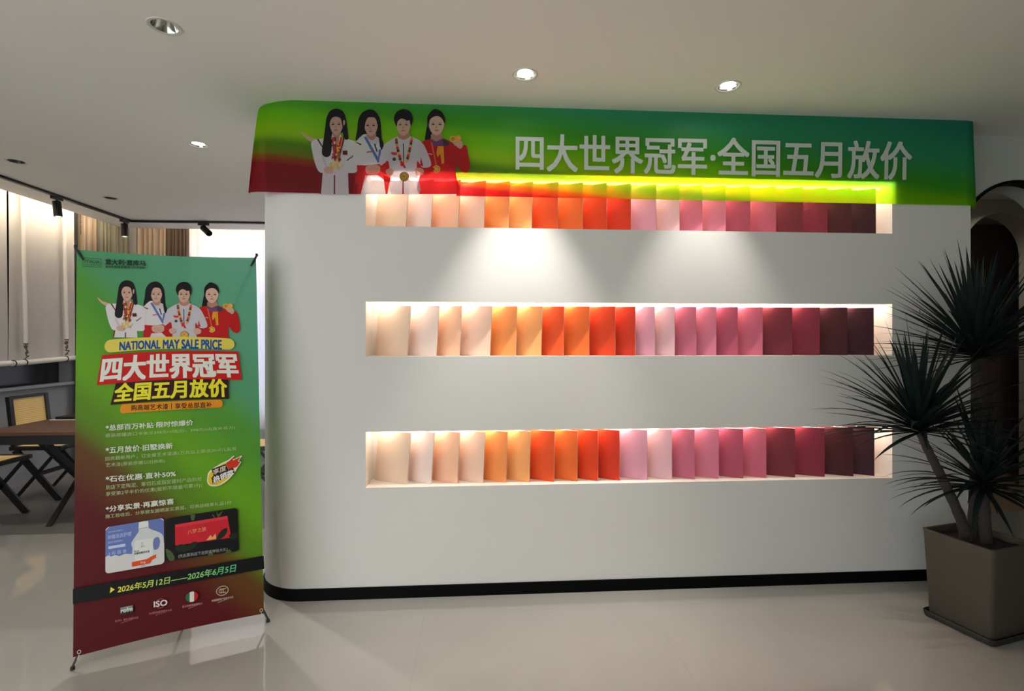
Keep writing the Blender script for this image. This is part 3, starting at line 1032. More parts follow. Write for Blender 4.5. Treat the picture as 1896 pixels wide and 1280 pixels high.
X.text('全国五月放价', Q(z3, (322, 1022), (1086, 988), (1094, 1110), (302, 1148)), (246, 236, 50), 0.036, arc_=2)
X.take('headline', M_xink, sh_o)
band((238, 150, 24), Q(z3, (352, 1164), (1062, 1130), (1064, 1184), (345, 1228)), 1, rnd=0.6)
X.text('购高端艺术漆丨享受总部直补', Q(z3, (425, 1168), (988, 1146), (990, 1184), (424, 1208)), (30, 22, 14), 0.02)
X.take('subtitle', M_xink, sh_o)
TW, TS = (232, 236, 218), (186, 204, 150)
for body, q, c, wgt in [
    ('*总部百万补贴·限时惊爆价', ((338, 140), (1165, 90), (1165, 142), (338, 196)), TW, 0.02),
    ('原装原罐进口卡米兰398元/㎡起价，398元/㎡(直补百万)', ((334, 222), (1565, 148), (1565, 180), (334, 264)), TS, 0.004),
    ('*五月放价·旧墅换新', ((338, 350), (972, 308), (974, 362), (338, 412)), TW, 0.02),
    ('旧房翻新用户，订全屋艺术漆满1万元以上赠送20㎡儿童房', ((334, 440), (1575, 346), (1575, 380), (334, 480)), TS, 0.004),
    ('艺术漆(原装原罐以旧换新)', ((338, 502), (900, 464), (900, 500), (338, 546)), TS, 0.004),
    ('*石在优惠·直补50%', ((338, 625), (1000, 574), (1002, 626), (338, 684)), TW, 0.02),
    ('到店下定陶泥、莱切石成指定建材产品的对', ((338, 712), (1246, 630), (1246, 668), (338, 756)), TS, 0.004),
    ('享受第2平半价的优惠(面积不限量可累计)；', ((338, 776), (1252, 690), (1252, 732), (338, 822)), TS, 0.004),
    ('*分享实景·再赢惊喜', ((338, 912), (982, 836), (984, 890), (338, 968)), TW, 0.02),
    ('施工验收后，分享朋友圈晒家实景图，可再获精美礼品1份', ((334, 990), (1530, 856), (1530, 892), (334, 1028)), TS, 0.004)]:
    X.text(body, Q(z4, *q), c, wgt)
    X.take('offer_line', M_xink, sh_o)
# flame badge
X.poly((236, 236, 214), [z4(*p) for p in crom([(1300, 650), (1320, 580), (1420, 510), (1500, 470), (1555, 428), (1550, 464), (1630, 430), (1600, 480), (1622, 492), (1590, 540), (1560, 590), (1500, 660), (1420, 712), (1350, 722), (1308, 700)], 4)])
X.poly((240, 196, 40), [z4(*p) for p in crom([(1310, 650), (1330, 590), (1420, 525), (1490, 500), (1480, 560), (1560, 560), (1500, 640), (1420, 700), (1350, 712), (1316, 694)], 4)])
X.poly((216, 52, 24), [z4(*p) for p in [(1480, 498), (1510, 480), (1552, 440), (1542, 478), (1618, 440), (1590, 482), (1614, 494), (1580, 540), (1500, 560)]])
X.poly((46, 30, 18), [z4(*p) for p in [(1340, 560), (1480, 508), (1500, 562), (1545, 545), (1562, 590), (1352, 706), (1340, 640), (1360, 622)]])
X.text('享度', Q(z4, (1352, 566), (1478, 518), (1480, 570), (1354, 616)), (224, 210, 190), 0.02)
X.text('热销款', Q(z4, (1356, 634), (1548, 556), (1552, 604), (1358, 700)), (240, 240, 236), 0.03)
X.take('flame_badge', M_xink, sh_o)
# the two printed pictures
def rq(c, q, rad=0.06, n=6):
    pts = []
    for (cu, cv, a0) in ((1 - rad, 1 - rad, 0), (rad, 1 - rad, PI / 2), (rad, rad, PI), (1 - rad, rad, 1.5 * PI)):
        for k in range(n + 1):
            a = a0 + PI / 2 * k / n
            pts.append(quad_map(cu + rad * math.cos(a), cv + rad * math.sin(a), q))
    X.poly(c, pts)
q1 = Q(z5, (262, 188), (694, 116), (698, 456), (260, 532))
rq((214, 212, 210), q1, 0.07)
def in1(u, v): return quad_map(u, v, q1)
X.poly((104, 122, 186), [in1(*p) for p in [(0.0, .93), (.07, 1.0), (.93, 1.0), (1, .93), (1, .46), (.92, .40), (.86, .36), (.6, .33), (.45, .33), (.33, .36), (.24, .33), (.16, .37), (.10, .35), (.05, .39), (0, .36)]])
for t_, q in (('植物冰晶抑菌配方', ((.04, .90), (.30, .90), (.30, .87), (.04, .87))), ('抑菌洗衣护理', ((.04, .82), (.44, .82), (.44, .73), (.04, .73))), ('温和去渍留香持久', ((.04, .68), (.30, .68), (.30, .64), (.04, .64)))):
    X.text(t_, [in1(*p) for p in q], (186, 196, 226), 0.01)
X.poly((196, 210, 240), [in1(*p) for p in [(.05, .58), (.34, .58), (.34, .52), (.05, .52)]])
X.text('3 抑 菌 香', [in1(*p) for p in ((.05, .46), (.36, .46), (.36, .38), (.05, .38))], (176, 188, 222), 0.01)
X.poly((208, 212, 212), [in1(*p) for p in crom([(.58, .98), (.72, .98), (.74, .84), (.80, .78), (.94, .68), (.99, .56), (.98, .36), (.90, .24), (.88, .06), (.48, .06), (.44, .18), (.46, .44), (.44, .56), (.50, .68), (.56, .78), (.57, .84)], 4)])
X.poly((228, 230, 228), [in1(*p) for p in [(.57, .99), (.73, .99), (.735, .86), (.565, .86)]])
X.poly((186, 190, 194), [in1(*p) for p in [(.565, .86), (.735, .86), (.74, .84), (.56, .84)]])
X.poly((112, 122, 178), [in1(*p) for p in crom([(.83, .58), (.90, .60), (.93, .50), (.90, .36), (.83, .34), (.81, .46)], 4)])
X.poly((224, 226, 222), [in1(*p) for p in [(.50, .60), (.80, .60), (.80, .10), (.50, .10)]])
X.text('三', [in1(*p) for p in ((.60, .54), (.65, .54), (.65, .49), (.60, .49))], (60, 60, 60), 0)
X.text('一植物', [in1(*p) for p in ((.57, .47), (.67, .47), (.67, .44), (.57, .44))], (60, 60, 60), 0)
X.text('新品', [in1(*p) for p in ((.49, .39), (.57, .39), (.57, .36), (.49, .36))], (40, 40, 40), 0.02)
X.text('抑菌除螨洗衣液', [in1(*p) for p in ((.49, .35), (.75, .35), (.75, .30), (.49, .30))], (40, 40, 44), 0.02)
X.poly((222, 78, 30), [in1(*p) for p in [(.45, .155), (.70, .165), (.80, .215), (.86, .235), (.86, .16), (.80, .13), (.76, .06), (.45, .05)]])
X.text('2kg', [in1(*p) for p in ((.59, .13), (.68, .13), (.68, .08), (.59, .08))], (246, 214, 196), 0.02)
X.text('净含量', [in1(*p) for p in ((.60, .045), (.67, .045), (.67, .02), (.60, .02))], (60, 60, 60), 0)
X.take('bottle_picture', M_xink, sh_o)
q2 = Q(z5, (708, 122), (1238, 42), (1250, 362), (706, 440))
rq((12, 12, 14), q2, 0.06)
def in2(x, y): return z5(x, y)
for pts, c in (([(776, 168), (1164, 102), (1192, 264), (778, 322)], (206, 34, 48)), ([(776, 168), (1164, 102), (1168, 124), (776, 192)], (220, 56, 66))):
    X.poly(c, [in2(*p) for p in pts])
X.text('八梦之旅', [in2(*p) for p in ((868, 208), (1006, 182), (1008, 212), (872, 240))], (230, 160, 90), 0.01)
X.poly((232, 176, 110), [in2(*p) for p in [(1008, 284), (1040, 244), (1052, 262), (1076, 232), (1082, 272)]])
LF, LF2 = (28, 38, 28), (74, 92, 52)
for c, pts in ((LF, [(1080, 280), (1110, 220), (1160, 190), (1158, 230), (1120, 270)]), (LF, [(780, 330), (830, 312), (880, 340), (850, 370), (790, 362)]), (LF, [(850, 350), (900, 300), (944, 298), (920, 340), (870, 360)]),
               (LF2, [(706, 350), (740, 360), (770, 400), (768, 430), (730, 430)]), (LF2, [(892, 92), (910, 84), (926, 100), (914, 136), (896, 130)]), (LF2, [(1050, 90), (1066, 100), (1072, 116), (1060, 110)]),
               (LF2, [(1090, 106), (1084, 64), (1098, 92), (1130, 62), (1108, 104)]), (LF2, [(1020, 392), (1040, 366), (1060, 386), (1044, 398)]), (LF2, [(1150, 372), (1180, 352), (1196, 374), (1160, 378)]), (LF, [(1180, 240), (1240, 230), (1230, 270), (1190, 280)])):
    X.poly(c, [in2(*p) for p in crom(pts, 4)])
X.text('(凭此票到店下定即送神秘大礼)', [in2(*p) for p in ((800, 390), (1164, 336), (1166, 364), (802, 420))], (170, 172, 166), 0.006)
X.take('gift_box_picture', M_xink, sh_o)
# date strip
X.poly((10, 10, 12), Q(z5, (20, 644), (1434, 398), (1439, 494), (20, 756)))
X.poly((238, 222, 80), Q(z5, (300, 630), (330, 648), (292, 676)))
X.text('2026年5月12日——2026年6月5日', Q(z5, (356, 622), (1230, 458), (1222, 516), (350, 674)), (236, 226, 84), 0.02, c2=(96, 196, 140))
X.take('date_strip', M_xink, sh_o)
# four certification marks
def disc_x(c, x, y, rx, ry, x0=-1, x1=1):
    pts = []
    for sg in (-1, 1):
        for k in (range(17) if sg < 0 else range(16, -1, -1)):
            t_ = x0 + (x1 - x0) * k / 16
            pts.append((x + rx * t_, y + sg * ry * math.sqrt(max(0, 1 - t_ * t_)) - 0.16 * rx * t_))
    X.poly(c, [z5(*p) for p in pts])


def ring(c, x, y, rx, ry, w_, a0=0, a1=2 * PI, n=28):
    pts = []
    for rr_ in (0, w_):
        pts.append([(x + (rx - rr_) * math.cos(a0 + (a1 - a0) * k / n), y + (ry - rr_) * math.sin(a0 + (a1 - a0) * k / n) - .16 * rx * math.cos(a0 + (a1 - a0) * k / n)) for k in range(n + 1)])
    for k in range(n):
        X.poly(c, [z5(*pts[0][k]), z5(*pts[0][k + 1]), z5(*pts[1][k + 1]), z5(*pts[1][k])], False)
    X.k += 1


def caption(t_, xa, ya, xb, yb, c):
    X.text(t_, Q(z5, (xa, ya), (xb, yb), (xb, yb + 16), (xa, ya + 17)), c, 0.012)
    X.text('CERTIFICATION', Q(z5, (xa + 45, ya + 18), (xb - 45, yb + 22), (xb - 45, yb + 28), (xa + 45, ya + 25)), c, 0.0)
    X.take('certification_mark', M_xink, sh_o)


X.poly((132, 136, 130), Q(z5, (372, 782), (464, 764), (466, 820), (372, 836)))
X.poly((44, 48, 46), Q(z5, (374, 814), (466, 798), (466, 820), (372, 836)))
X.text('rofm', Q(z5, (376, 790), (460, 774), (460, 806), (376, 822)), (226, 228, 224), 0.03)
caption('意大利、意库马国际认证', 332, 874, 504, 846, (190, 120, 116))
X.text('ISO', Q(z5, (620, 738), (718, 722), (718, 764), (620, 780)), (228, 216, 214), 0.04)
ring((190, 120, 120), 668, 750, 34, 34, 3, 1.15 * PI, 1.85 * PI, 12)
ring((190, 120, 120), 668, 752, 34, 34, 3, 0.2 * PI, 0.8 * PI, 12)
caption('ISO国际质量管理体系认证', 586, 818, 752, 790, (190, 120, 116))
disc_x((40, 110, 60), 901, 702, 47, 38, -1, -.34); disc_x((226, 224, 216), 901, 702, 47, 38, -.34, .34); disc_x((186, 32, 38), 901, 702, 47, 38, .34, 1)
caption('意大利原装原罐进口', 830, 768, 978, 742, (206, 150, 140))
CC = (204, 190, 160)
ring(CC, 1127, 657, 46, 36, 5)
for q in range(3):
    ring(CC, 1116 + q * 15, 659 - q * 2, 17, 17, 5, 0.25 * PI + .2, 1.75 * PI - .2, 14)
caption('中国强制性产品安全认证', 1048, 724, 1208, 694, (220, 200, 180))
# poles, hub, hooks
hub = BL + xu * XW * .5 + xv * XH * .5 - xn * 0.055
footL, footR = Vector((-1.777, -0.545, 0.008)), Vector((-1.076, -0.208, 0.008))
ends = [TL + xv * 0.012 - xu * 0.004, TR + xv * 0.012 + xu * 0.004, footR + Vector((0, 0, 0.006)), footL + Vector((0, 0, 0.006))]
for k, e in enumerate(ends):
    b = MB()
    mid = (hub + e) * 0.5 - xn * 0.012
    b.tube(crom([hub, mid, e], 8, closed=False), [0.006] * 4 + [0.005] * 12 + [0.0045], 8)
    p_ = b.build('pole', M_pole, xs_t, smooth=True)
    b = MB()
    if k < 2:
        sx = 1 if k == 0 else -1
        pb = (TL if k == 0 else TR)
        b.tube([e - xv * 0.004, e + xv * 0.010], 0.0065, 8)
        b.tube([e + xn * 0.006, pb + xu * sx * 0.012 - xv * 0.02 + xn * 0.005, pb + xu * sx * 0.026 - xv * 0.048 + xn * 0.004], [0.004, 0.0045, 0.0035], 8)
        b.build('corner_hook', M_rubber, p_, smooth=True)
    else:
        b.tube([e, e - Vector((0, 0, 0.013))], 0.0085, 10)
        b.build('rubber_foot', M_rubber, p_, smooth=True)
b = MB()
b.tube([hub - xn * 0.02, hub + xn * 0.02], 0.028, 16)
b.build('hub', M_rubber, xs_t, smooth=True)
b = MB()
rf = Vector((hub.x - 0.10, hub.y + 0.34, 0.006))
b.tube([hub - xn * 0.01, (hub + rf) * .5, rf], 0.005, 8)
b.build('rear_leg', M_pole, xs_t, smooth=True)
for pt, sx in ((z5(66, 1110), 1), (z5(1415, 802), -1)):
    b = MB()
    c_ = sight(pt[0], pt[1], xn, BL + xn * 0.003)
    loop = [c_ + xu * (0.006 * math.cos(2 * PI * k / 20)) + xv * (0.007 * math.sin(2 * PI * k / 20)) for k in range(21)]
    b.tube(loop, 0.0014, 6)
    b.tube([c_ - xv * .012, c_ - xv * .028 - xu * sx * .006, c_ - xv * .034], 0.0014, 6)
    b.build('corner_eyelet', M_ring, sh_o, smooth=True)

# ------------------------------------------------------------------ potted dracaena
Lc, Nc, Bc = Vector((2.330, -0.373, 0)), Vector((2.418, -0.663, 0)), Vector((2.648, -0.298, 0))
e1, e2 = (Nc - Lc).normalized(), (Bc - Lc).normalized()
pc = (Nc + Bc) * 0.5
pt_t = thing('potted_dracaena', 'dark spiky dracaena with three leaf heads in a square grey brown pot', 'potted plant', tuple(pc))
ax = Vector((-e2.y, e2.x, 0)) * -1
if ax.dot(e1) < 0:
    ax = -ax


def rsq(h, r, n=6):
    out = []
    for (sx, sy, a0) in ((1, 1, 0), (-1, 1, PI / 2), (-1, -1, PI), (1, -1, 1.5 * PI)):
        for k in range(n + 1):
            a = a0 + PI / 2 * k / n
            out.append((sx * (h - r) + r * math.cos(a), sy * (h - r) + r * math.sin(a)))
    return out


def ringed(b, levels):
    vs_, fs = [], []
    m_ = None
    for h, r, z in levels:
        ps = rsq(h, r)
        m_ = len(ps)
        for x, y in ps:
            p = pc + e2 * x + ax * y
            vs_.append((p.x, p.y, z))
    for i in range(len(levels) - 1):
        for k in range(m_):
            k2 = (k + 1) % m_
            fs.append((i * m_ + k, i * m_ + k2, (i + 1) * m_ + k2, (i + 1) * m_ + k))
    fs.append(tuple(range(m_ - 1, -1, -1)))
    fs.append(tuple((len(levels) - 1) * m_ + k for k in range(m_)))
    b.add(vs_, fs)


b = MB(); ringed(b, [(0.140, .022, .022), (0.143, .022, .026), (0.160, .024, .440), (0.163, .024, .452), (0.162, .022, .458), (0.150, .016, .459), (0.146, .014, .452), (0.145, .014, .40)])
b.build('pot', M_pot, pt_t, smooth=True, angle=50)
b = MB(); ringed(b, [(0.140, .02, .001), (0.158, .024, .006), (0.163, .026, .030), (0.160, .026, .034), (0.150, .022, .021)])
b.build('saucer', M_saucer, pt_t, smooth=True, angle=50)
b = MB()
ns = 14
vs_, fs = [], []
for i in range(ns + 1):
    for j in range(ns + 1):
        p = pc + e2 * ((i / ns - .5) * .288) + ax * ((j / ns - .5) * .288)
        vs_.append((p.x, p.y, 0.425 + 0.006 * math.sin(i * 2.3) * math.cos(j * 1.7)))
for i in range(ns):
    for j in range(ns):
        a = i * (ns + 1) + j
        fs.append((a, a + ns + 1, a + ns + 2, a + 1))
b.add(vs_, fs); b.build('soil', M_soil, pt_t, smooth=True)


def trunk(pts, r0, r1):
    b = MB()
    c_ = crom(pts, 8, closed=False)
    n_ = len(c_)
    b.tube(c_, [r0 + (r1 - r0) * i / (n_ - 1) + 0.0015 * math.sin(i * 2.1) for i in range(n_)], 12)
    b.build('trunk', M_bark, pt_t, smooth=True, angle=60)


T1 = [(2.505, -0.45, 0.40), (2.47, -0.46, 0.52), (2.36, -0.47, 0.735), (2.27, -0.48, 0.89), (2.222, -0.48, 0.985)]
T2 = [(2.585, -0.41, 0.40), (2.595, -0.41, 0.7), (2.60, -0.41, 1.05), (2.605, -0.41, 1.35)]
T3 = [(2.56, -0.50, 0.40), (2.552, -0.50, 0.55), (2.548, -0.50, 0.70)]
trunk(T1, 0.027, 0.017); trunk(T2, 0.028, 0.020); trunk(T3, 0.027, 0.021)


def crown(base, axis, n_, lmin, lmax, seed, droop=0.35, emax=1.75, wid=0.011):
    rn = random.Random(seed)
    base, axis = Vector(base), Vector(axis).normalized()
    sx = axis.orthogonal().normalized(); sy = axis.cross(sx)
    b = MB()
    for k in range(n_):
        f_ = (k + 0.5) / n_
        el = emax * (f_ ** 0.62) * rn.uniform(.92, 1.08)
        az = k * 2.39996 + rn.uniform(-.25, .25)
        d = axis * math.cos(el) + (sx * math.cos(az) + sy * math.sin(az)) * math.sin(el)
        if d.y > 0.35:
            d = Vector((d.x, 0.35 + (d.y - .35) * .3, d.z)).normalized()
        L = rn.uniform(lmin, lmax) * (0.86 + 0.14 * math.cos(el))
        st = base + axis * (0.05 * (1 - f_)) + d * 0.012
        side = d.cross(Vector((0, 0, 1)))
        if side.length < 0.05:
            side = sx.copy()
        side.normalize()
        dr = droop * rn.uniform(0.25, 1.35) * (0.25 + math.sin(min(el, PI / 2)))
        wd = wid * rn.uniform(.75, 1.2)
        vs_, fs = [], []
        m_ = 9
        p = st.copy(); dd = d.copy()
        for i in range(m_):
            t_ = i / (m_ - 1)
            ww = wd * (0.75 + 0.9 * t_ if t_ < .25 else (1 - ((t_ - .25) / .75) ** 1.7)) * (1 if i < m_ - 1 else 0.04)
            nrm = side.cross(dd).normalized()
            vs_ += [p - side * ww + nrm * ww * .35, p, p + side * ww + nrm * ww * .35]
            dd = (dd + Vector((0, 0, -1)) * dr * 0.18 * (0.35 + 1.3 * t_)).normalized()
            p = p + dd * (L / (m_ - 1))
            if p.y > -0.035:
                p.y = -0.035 - 0.004 * rn.random()
        for i in range(m_ - 1):
            a = i * 3
            fs += [(a, a + 1, a + 4, a + 3), (a + 1, a + 2, a + 5, a + 4)]
        b.add(vs_, fs)
    o = b.build('leaf_crown', M_leaf, pt_t, smooth=True, angle=80)
    return o


crown((2.222, -0.48, 0.98), (-0.12, 0.0, 1), 110, 0.42, 0.56, 11, 0.34, 1.50, 0.014)
crown((2.605, -0.41, 1.35), (-0.18, -0.02, 1), 130, 0.46, 0.60, 23, 0.20, 1.50, 0.014)
crown((2.548, -0.50, 0.70), (-0.10, -0.05, 1), 96, 0.36, 0.52, 37, 0.40, 1.66, 0.013)

# ------------------------------------------------------------------ track lighting in the left room
b = MB()
b.box((-3.856, -1.0, CEIL - 0.022), (-3.820, 3.05, CEIL - 0.0005))
b.box((-3.820, 3.014, CEIL - 0.022), (-1.27, 3.05, CEIL - 0.0005))
tag(b.build('track_rail', M_blackmetal, bevel=0.002), 'thin black lighting track bending around the ceiling corner of the left room', 'lighting track')


def track_spot(x, y, yaw, tilt, label, watts):
    t = thing('track_spotlight', label, 'spotlight', (x, y, CEIL - 0.0225), 'black track spotlights')
    z0 = CEIL - 0.0225
    along_y = abs(x + 3.838) < 0.05
    b = MB()
    hx, hy = (0.016, 0.055) if along_y else (0.055, 0.016)
    b.box((x - hx, y - hy, z0 - 0.026), (x + hx, y + hy, z0))
    b.build('adaptor', M_blackmetal, t, bevel=0.002)
    d = Vector((math.cos(yaw) * math.sin(tilt), math.sin(yaw) * math.sin(tilt), -math.cos(tilt)))
    piv = Vector((x, y, z0 - 0.055))
    b = MB()
    b.tube([(x, y, z0 - 0.024), piv], 0.008, 10)
    b.build('stem', M_blackmetal, t, smooth=True)
    b = MB()
    h0, h1 = piv - d * 0.015, piv + d * 0.125
    b.tube([h0, h0 + d * 0.006, h1 - d * 0.004, h1], [0.030, 0.033, 0.033, 0.031], 24, cap=False)
    b.tube([h0 + d * 0.001, h0 + d * 0.004], 0.0305, 24)
    hd = b.build('head', M_blackmetal, t, smooth=True)
    b = MB()
    b.tube([h1 - d * 0.040, h1 - d * 0.036], 0.031, 20)
    b.build('lens', M_bulb if watts > 5 else M_dark, hd)
    if watts:
        spot_lamp(t, h1 - d * 0.030, d, watts, 75, 0.7)


track_spot(-3.838, 2.03, 0, 0.10, 'black cylinder spotlight on the track in front of the grey blinds', 16)
track_spot(-3.838, 2.93, 0, 0.04, 'black cylinder spotlight hanging at the corner of the track', 10)
track_spot(-3.06, 3.032, -0.5, 0.95, 'tilted black spotlight on the back run of the track', 0)

for nm, a_, c_ in (('left', (-4.21, -1.0, 2.80), (-4.192, 3.44, 2.84)), ('back', (-4.19, 3.452, 2.80), (XF - RC, 3.47, 2.84))):
    b = MB()
    b.box(a_, c_)
    tag(b.build('cove_light_strip', M_cove), ('warm light strip hidden in the ceiling pocket above the grey blinds' if nm == 'left' else 'warm light strip hidden in the ceiling pocket above the back curtains'), 'light strip')

# ------------------------------------------------------------------ blinds and curtains
def blind(x, y0, y1, z0, z1, label, cords, chain):
    t = thing('roman_blind', label, 'window blind', (x, (y0 + y1) / 2, z0), 'grey fabric blinds on the left window')
    b = MB()
    nn = 14
    vs_, fs = [], []
    for i in range(nn + 1):
        for j in range(9):
            yy = y0 + (y1 - y0) * i / nn
            zz = z0 + (z1 - z0) * j / 8
            vs_.append((x + 0.006 * math.sin(i * 1.9 + j * .4), yy, zz))
    for i in range(nn):
        for j in range(8):
            a = i * 9 + j
            fs.append((a, a + 9, a + 10, a + 1))
    b.add(vs_, fs)
    b.build('fabric', M_blind, t, smooth=True)
    b = MB()
    b.tube([(x + 0.03, y0, z0), (x + 0.03, y1, z0 + 0.03)], 0.026, 14)
    bar_ = b.build('bottom_rail', M_whiteplastic, t, smooth=True)
    for cy_ in [y for y, _ in cords] + [y0 + 0.02]:
        b = MB()
        lp = [(x + 0.03 + 0.029 * math.cos(2 * PI * k / 14), cy_, z0 + 0.03 * (cy_ - y0) / (y1 - y0) + 0.029 * math.sin(2 * PI * k / 14)) for k in range(15)]
        b.tube(lp, 0.005, 6)
        b.build('rail_clip', M_rubber, bar_, smooth=True)
    for cy_, zb in cords:
        b = MB()
        b.tube([(x + 0.03, cy_ - 0.03, z1), (x + 0.034, cy_ - 0.015, (z1 + zb) / 2), (x + 0.04, cy_, zb)], 0.017, 10)
        tp_ = b.build('cord_tape', M_whiteplastic, t, smooth=True)
        b = MB()
        rn = random.Random(int(cy_ * 100))
        pts = [(x + 0.045 + rn.uniform(-.012, .012), cy_ + rn.uniform(-.022, .022), zb - 0.01 - 0.13 * k / 11 + rn.uniform(-.02, .02)) for k in range(12)]
        b.tube(crom(pts, 5, closed=False), 0.006, 6)
        b.tube([(x + 0.04, cy_, zb + 0.02), (x + 0.04, cy_, zb - 0.03)], [0.019, 0.012], 10)
        b.build('knotted_cord', mat('cord_brown', (96, 88, 74), 0.9), tp_, smooth=True)
    if chain:
        b = MB()
        for k in range(20):
            zc = z1 - 0.02 - k * 0.02
            b.lathe((x + 0.05, y1 + 0.02, zc), [(0.0005, -.008), (0.006, -.004), (0.007, 0), (0.006, .004), (0.0005, .008)], 8)
        b.tube([(x + 0.05, y1 + 0.02, z1), (x + 0.05, y1 + 0.02, z1 - 0.42)], 0.002, 6)
        b.build('bead_chain', mat('chain_dark', (60, 54, 48), 0.5), t, smooth=True)


blind(-4.45, 0.6, 2.247, 1.20, 3.039, 'grey fabric blind cut off by the left edge of the photo', [(1.5, 1.42)], False)
blind(-4.45, 2.258, 3.06, 1.225, 3.039, 'grey fabric blind with two white cord tapes beside the green standing banner', [(2.40, 1.40), (2.90, 1.44)], True)


def curtain(name, p, q, z0, z1, m, label, folds, amp, seed):
    p, q = Vector(p), Vector(q)
    d = (q - p); L = d.length; d.normalize()
    nrm = Vector((-d.y, d.x, 0))
    rn = random.Random(seed)
    nn = folds * 8
    b = MB()
    vs_, fs = [], []
    ph = [rn.uniform(-.5, .5) for _ in range(folds + 2)]
    for i in range(nn + 1):
        t_ = i / nn
        k = int(t_ * folds)
        a = t_ * folds * 2 * PI + ph[k] * .6
        for j in range(4):
            vz = j / 3
            pt = p + d * (t_ * L) + nrm * (amp * math.sin(a) * (1 - .25 * vz) + amp * .3 * math.sin(a * .37 + seed))
            vs_.append((pt.x, pt.y, z0 + (z1 - z0) * vz))
    for i in range(nn):
        for j in range(3):
            a = i * 4 + j
            fs.append((a, a + 4, a + 5, a + 1))
    b.add(vs_, fs)
    return tag(b.build(name, m, smooth=True, angle=80), label, 'curtain', 'drapes of the left room')


curtain('curtain', (-4.44, 3.13, 0), (-4.44, 3.34, 0), 0.02, 2.98, M_beige, 'pale beige curtain next to the grey blind, above the standing banner', 4, 0.035, 1)
curtain('curtain', (-4.44, 3.36, 0), (-4.44, 3.92, 0), 0.02, 2.98, M_brown2, 'greyish sage curtain between the beige curtain and the room corner', 8, 0.045, 2)
curtain('curtain', (-4.36, 3.95, 0), (-3.98, 3.95, 0), 0.02, 2.98, M_beige, 'beige brown curtain on the back wall right of the room corner', 6, 0.045, 3)
curtain('curtain', (-3.97, 3.92, 0), (-3.69, 3.92, 0), 0.02, 2.98, M_brown, 'dark brown pleated curtain at the left end of the bright window', 6, 0.045, 4)
curtain('curtain', (-3.68, 3.90, 0), (-1.4, 3.90, 0), 0.30, 2.98, M_sheer, 'sheer white curtain over the bright back window', 22, 0.022, 5)
vb = thing('venetian_blind', 'white slatted blind behind the sheer white curtain', 'window blind', (-2.5, 4.04, 0.5))
b = MB(); b.box((-3.70, 4.02, 2.87), (-1.3, 4.08, 2.91)); b.build('head_rail', M_whiteplastic, vb)
for k in range(47):
    zc = 0.55 + k * 0.05
    b = MB()
    b.bar((-3.69, 4.05, zc), (-1.31, 4.05, zc), (0, 0.020, 0.018), (0, -0.0006, 0.0006))
    b.build('slat', M_slat, vb)
b = MB(); b.box((-3.69, 4.035, 0.505), (-1.31, 4.065, 0.525)); b.build('bottom_rail', M_whiteplastic, vb)

# ------------------------------------------------------------------ furniture in the left room
tb = thing('dining_table', 'dark brown wooden table with black frame behind the standing banner', 'table', (-3.03, 1.62, 0))
TX0, TX1, TY0, TY1 = -3.79, -2.35, 1.20, 2.06
b = MB(); b.box((TX0, TY0, 0.722), (TX1, TY1, 0.75)); b.build('tabletop', M_walnut, tb, bevel=0.004)
b = MB()
b.box((TX0 + .01, TY0 + .004, 0.655), (TX1 - .01, TY0 + .03, 0.7215)); b.box((TX0 + .01, TY1 - .03, 0.655), (TX1 - .01, TY1 - .004, 0.7215))
b.box((TX0 + .01, TY0 + .03, 0.655), (TX0 + .035, TY1 - .03, 0.7215)); b.box((TX1 - .035, TY0 + .03, 0.655), (TX1 - .01, TY1 - .03, 0.7215))
b.build('apron', M_blackwood, tb)
for sx in (-3.35, -2.62):
    for s_ in (-1, 1):
        b = MB()
        yc = (TY0 + TY1) / 2
        b.bar((sx + 0.02 * s_, yc - s_ * 0.33, 0.0), (sx + 0.02 * s_, yc + s_ * 0.33, 0.655), (0.019, 0, 0), (0, 0.026, 0.014))
        b.build('leg', M_blackwood, tb)
fo = thing('document_folder', 'black folder lying on white paper at the back edge of the brown table', 'folder', (-3.62, 1.9, 0.7505))
b = MB(); b.box((-3.72, 1.80, 0.7506), (-3.46, 2.02, 0.756)); b.build('paper_stack', M_whiteplastic, fo)
b = MB(); b.box((-3.69, 1.82, 0.7562), (-3.44, 2.0, 0.778)); b.build('cover', M_blackmetal, fo, bevel=0.003)


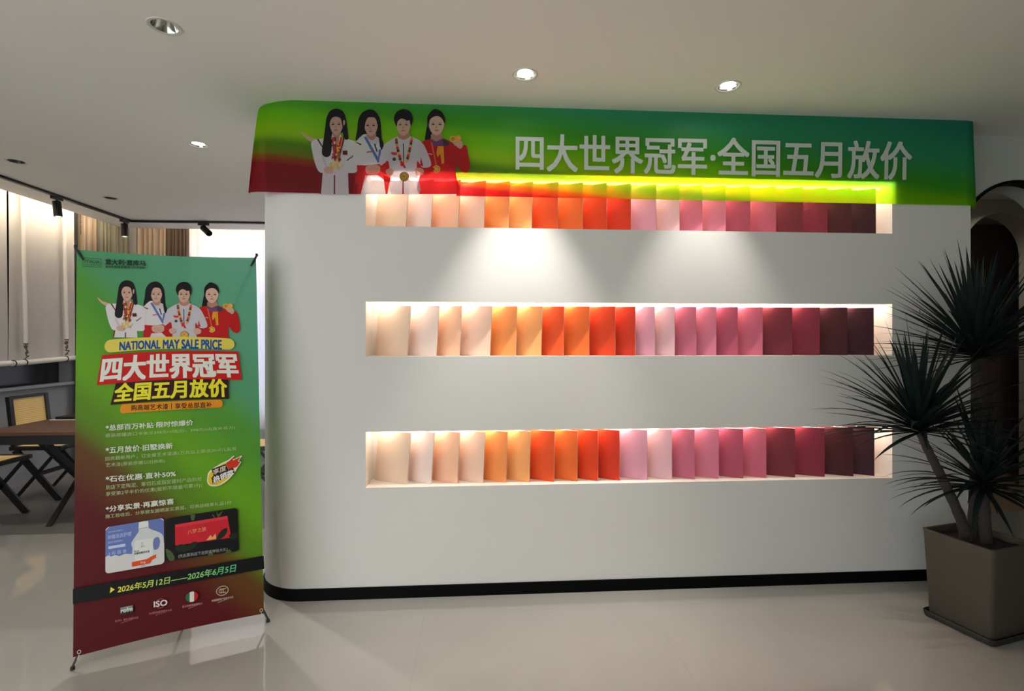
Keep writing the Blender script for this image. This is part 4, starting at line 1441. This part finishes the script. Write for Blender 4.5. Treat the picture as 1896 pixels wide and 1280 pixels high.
def make_chair(label):
    """faces +x, origin at the seat centre on the floor"""
    t = thing('cane_chair', label, 'chair', (0, 0, 0), 'black framed chairs with woven cane')
    W, D, H = 0.21, 0.225, 0.49
    b = MB(); b.box((-D + .02, -W + .025, H - 0.018), (D - .02, W - .025, H - 0.002)); b.build('seat', M_cane, t)
    b = MB()
    for s_ in (-1, 1):
        b.box((-D, s_ * W - .02, H - .035), (D, s_ * W + .02, H))
    b.box((-D, -W + .02, H - .035), (-D + .035, W - .02, H)); b.box((D - .035, -W + .02, H - .035), (D, W - .02, H))
    b.build('seat_frame', M_blackwood, t, bevel=0.004)
    for s_ in (-1, 1):
        for k in (-1, 1):
            b = MB()
            off = s_ * W + (0.009 if k > 0 else -0.009)
            b.bar((-k * (D - .02), off, 0.001), (k * (D - .05), off, H - .035), (0, 0.009, 0), (0.026, 0, 0.012))
            b.build('leg', M_blackwood, t)
    b = MB(); b.bar((0, -W + .018, 0.235), (0, W - .018, 0.235), (0.016, 0, 0), (0, 0, 0.016)); b.build('stretcher', M_blackwood, t)
    b = MB()
    for s_ in (-1, 1):
        b.bar((-D + .018, s_ * (W - .018), H), (-D - .03, s_ * (W - .018), 0.935), (0.020, 0, 0), (0, 0.018, 0))
    for z in (0.56, 0.925):
        xx = -D + .018 - .048 * (z - H) / .445
        b.bar((xx, -W + .036, z), (xx, W - .036, z), (0.014, 0, 0), (0, 0, 0.014))
    b.build('back_frame', M_blackwood, t, bevel=0.003)
    b = MB()
    x0 = -D + .018 - .048 * (.574 - H) / .445; x1 = -D + .018 - .048 * (.911 - H) / .445
    b.bar((x0, 0, .574), (x1, 0, .911), (0.004, 0, 0), (0, W - .036, 0))
    b.build('backrest', M_cane, t)
    return t


ch = make_chair('cane backed black chair left of the brown table, its yellow woven back in view')
ch.location = (-3.975, 2.20, 0)
c2_ = copy_tree(ch); c2_.location = (-3.975, 1.44, 0)
c2_['label'] = 'black chair nearest the left photo edge, only its seat and crossed legs in view'
c3_ = copy_tree(ch); c3_.location = (-1.99, 2.05, 0); c3_.rotation_euler = (0, 0, PI + .15)
c3_['label'] = 'chair mostly hidden behind the standing banner, seen through the gap beside the white wall'
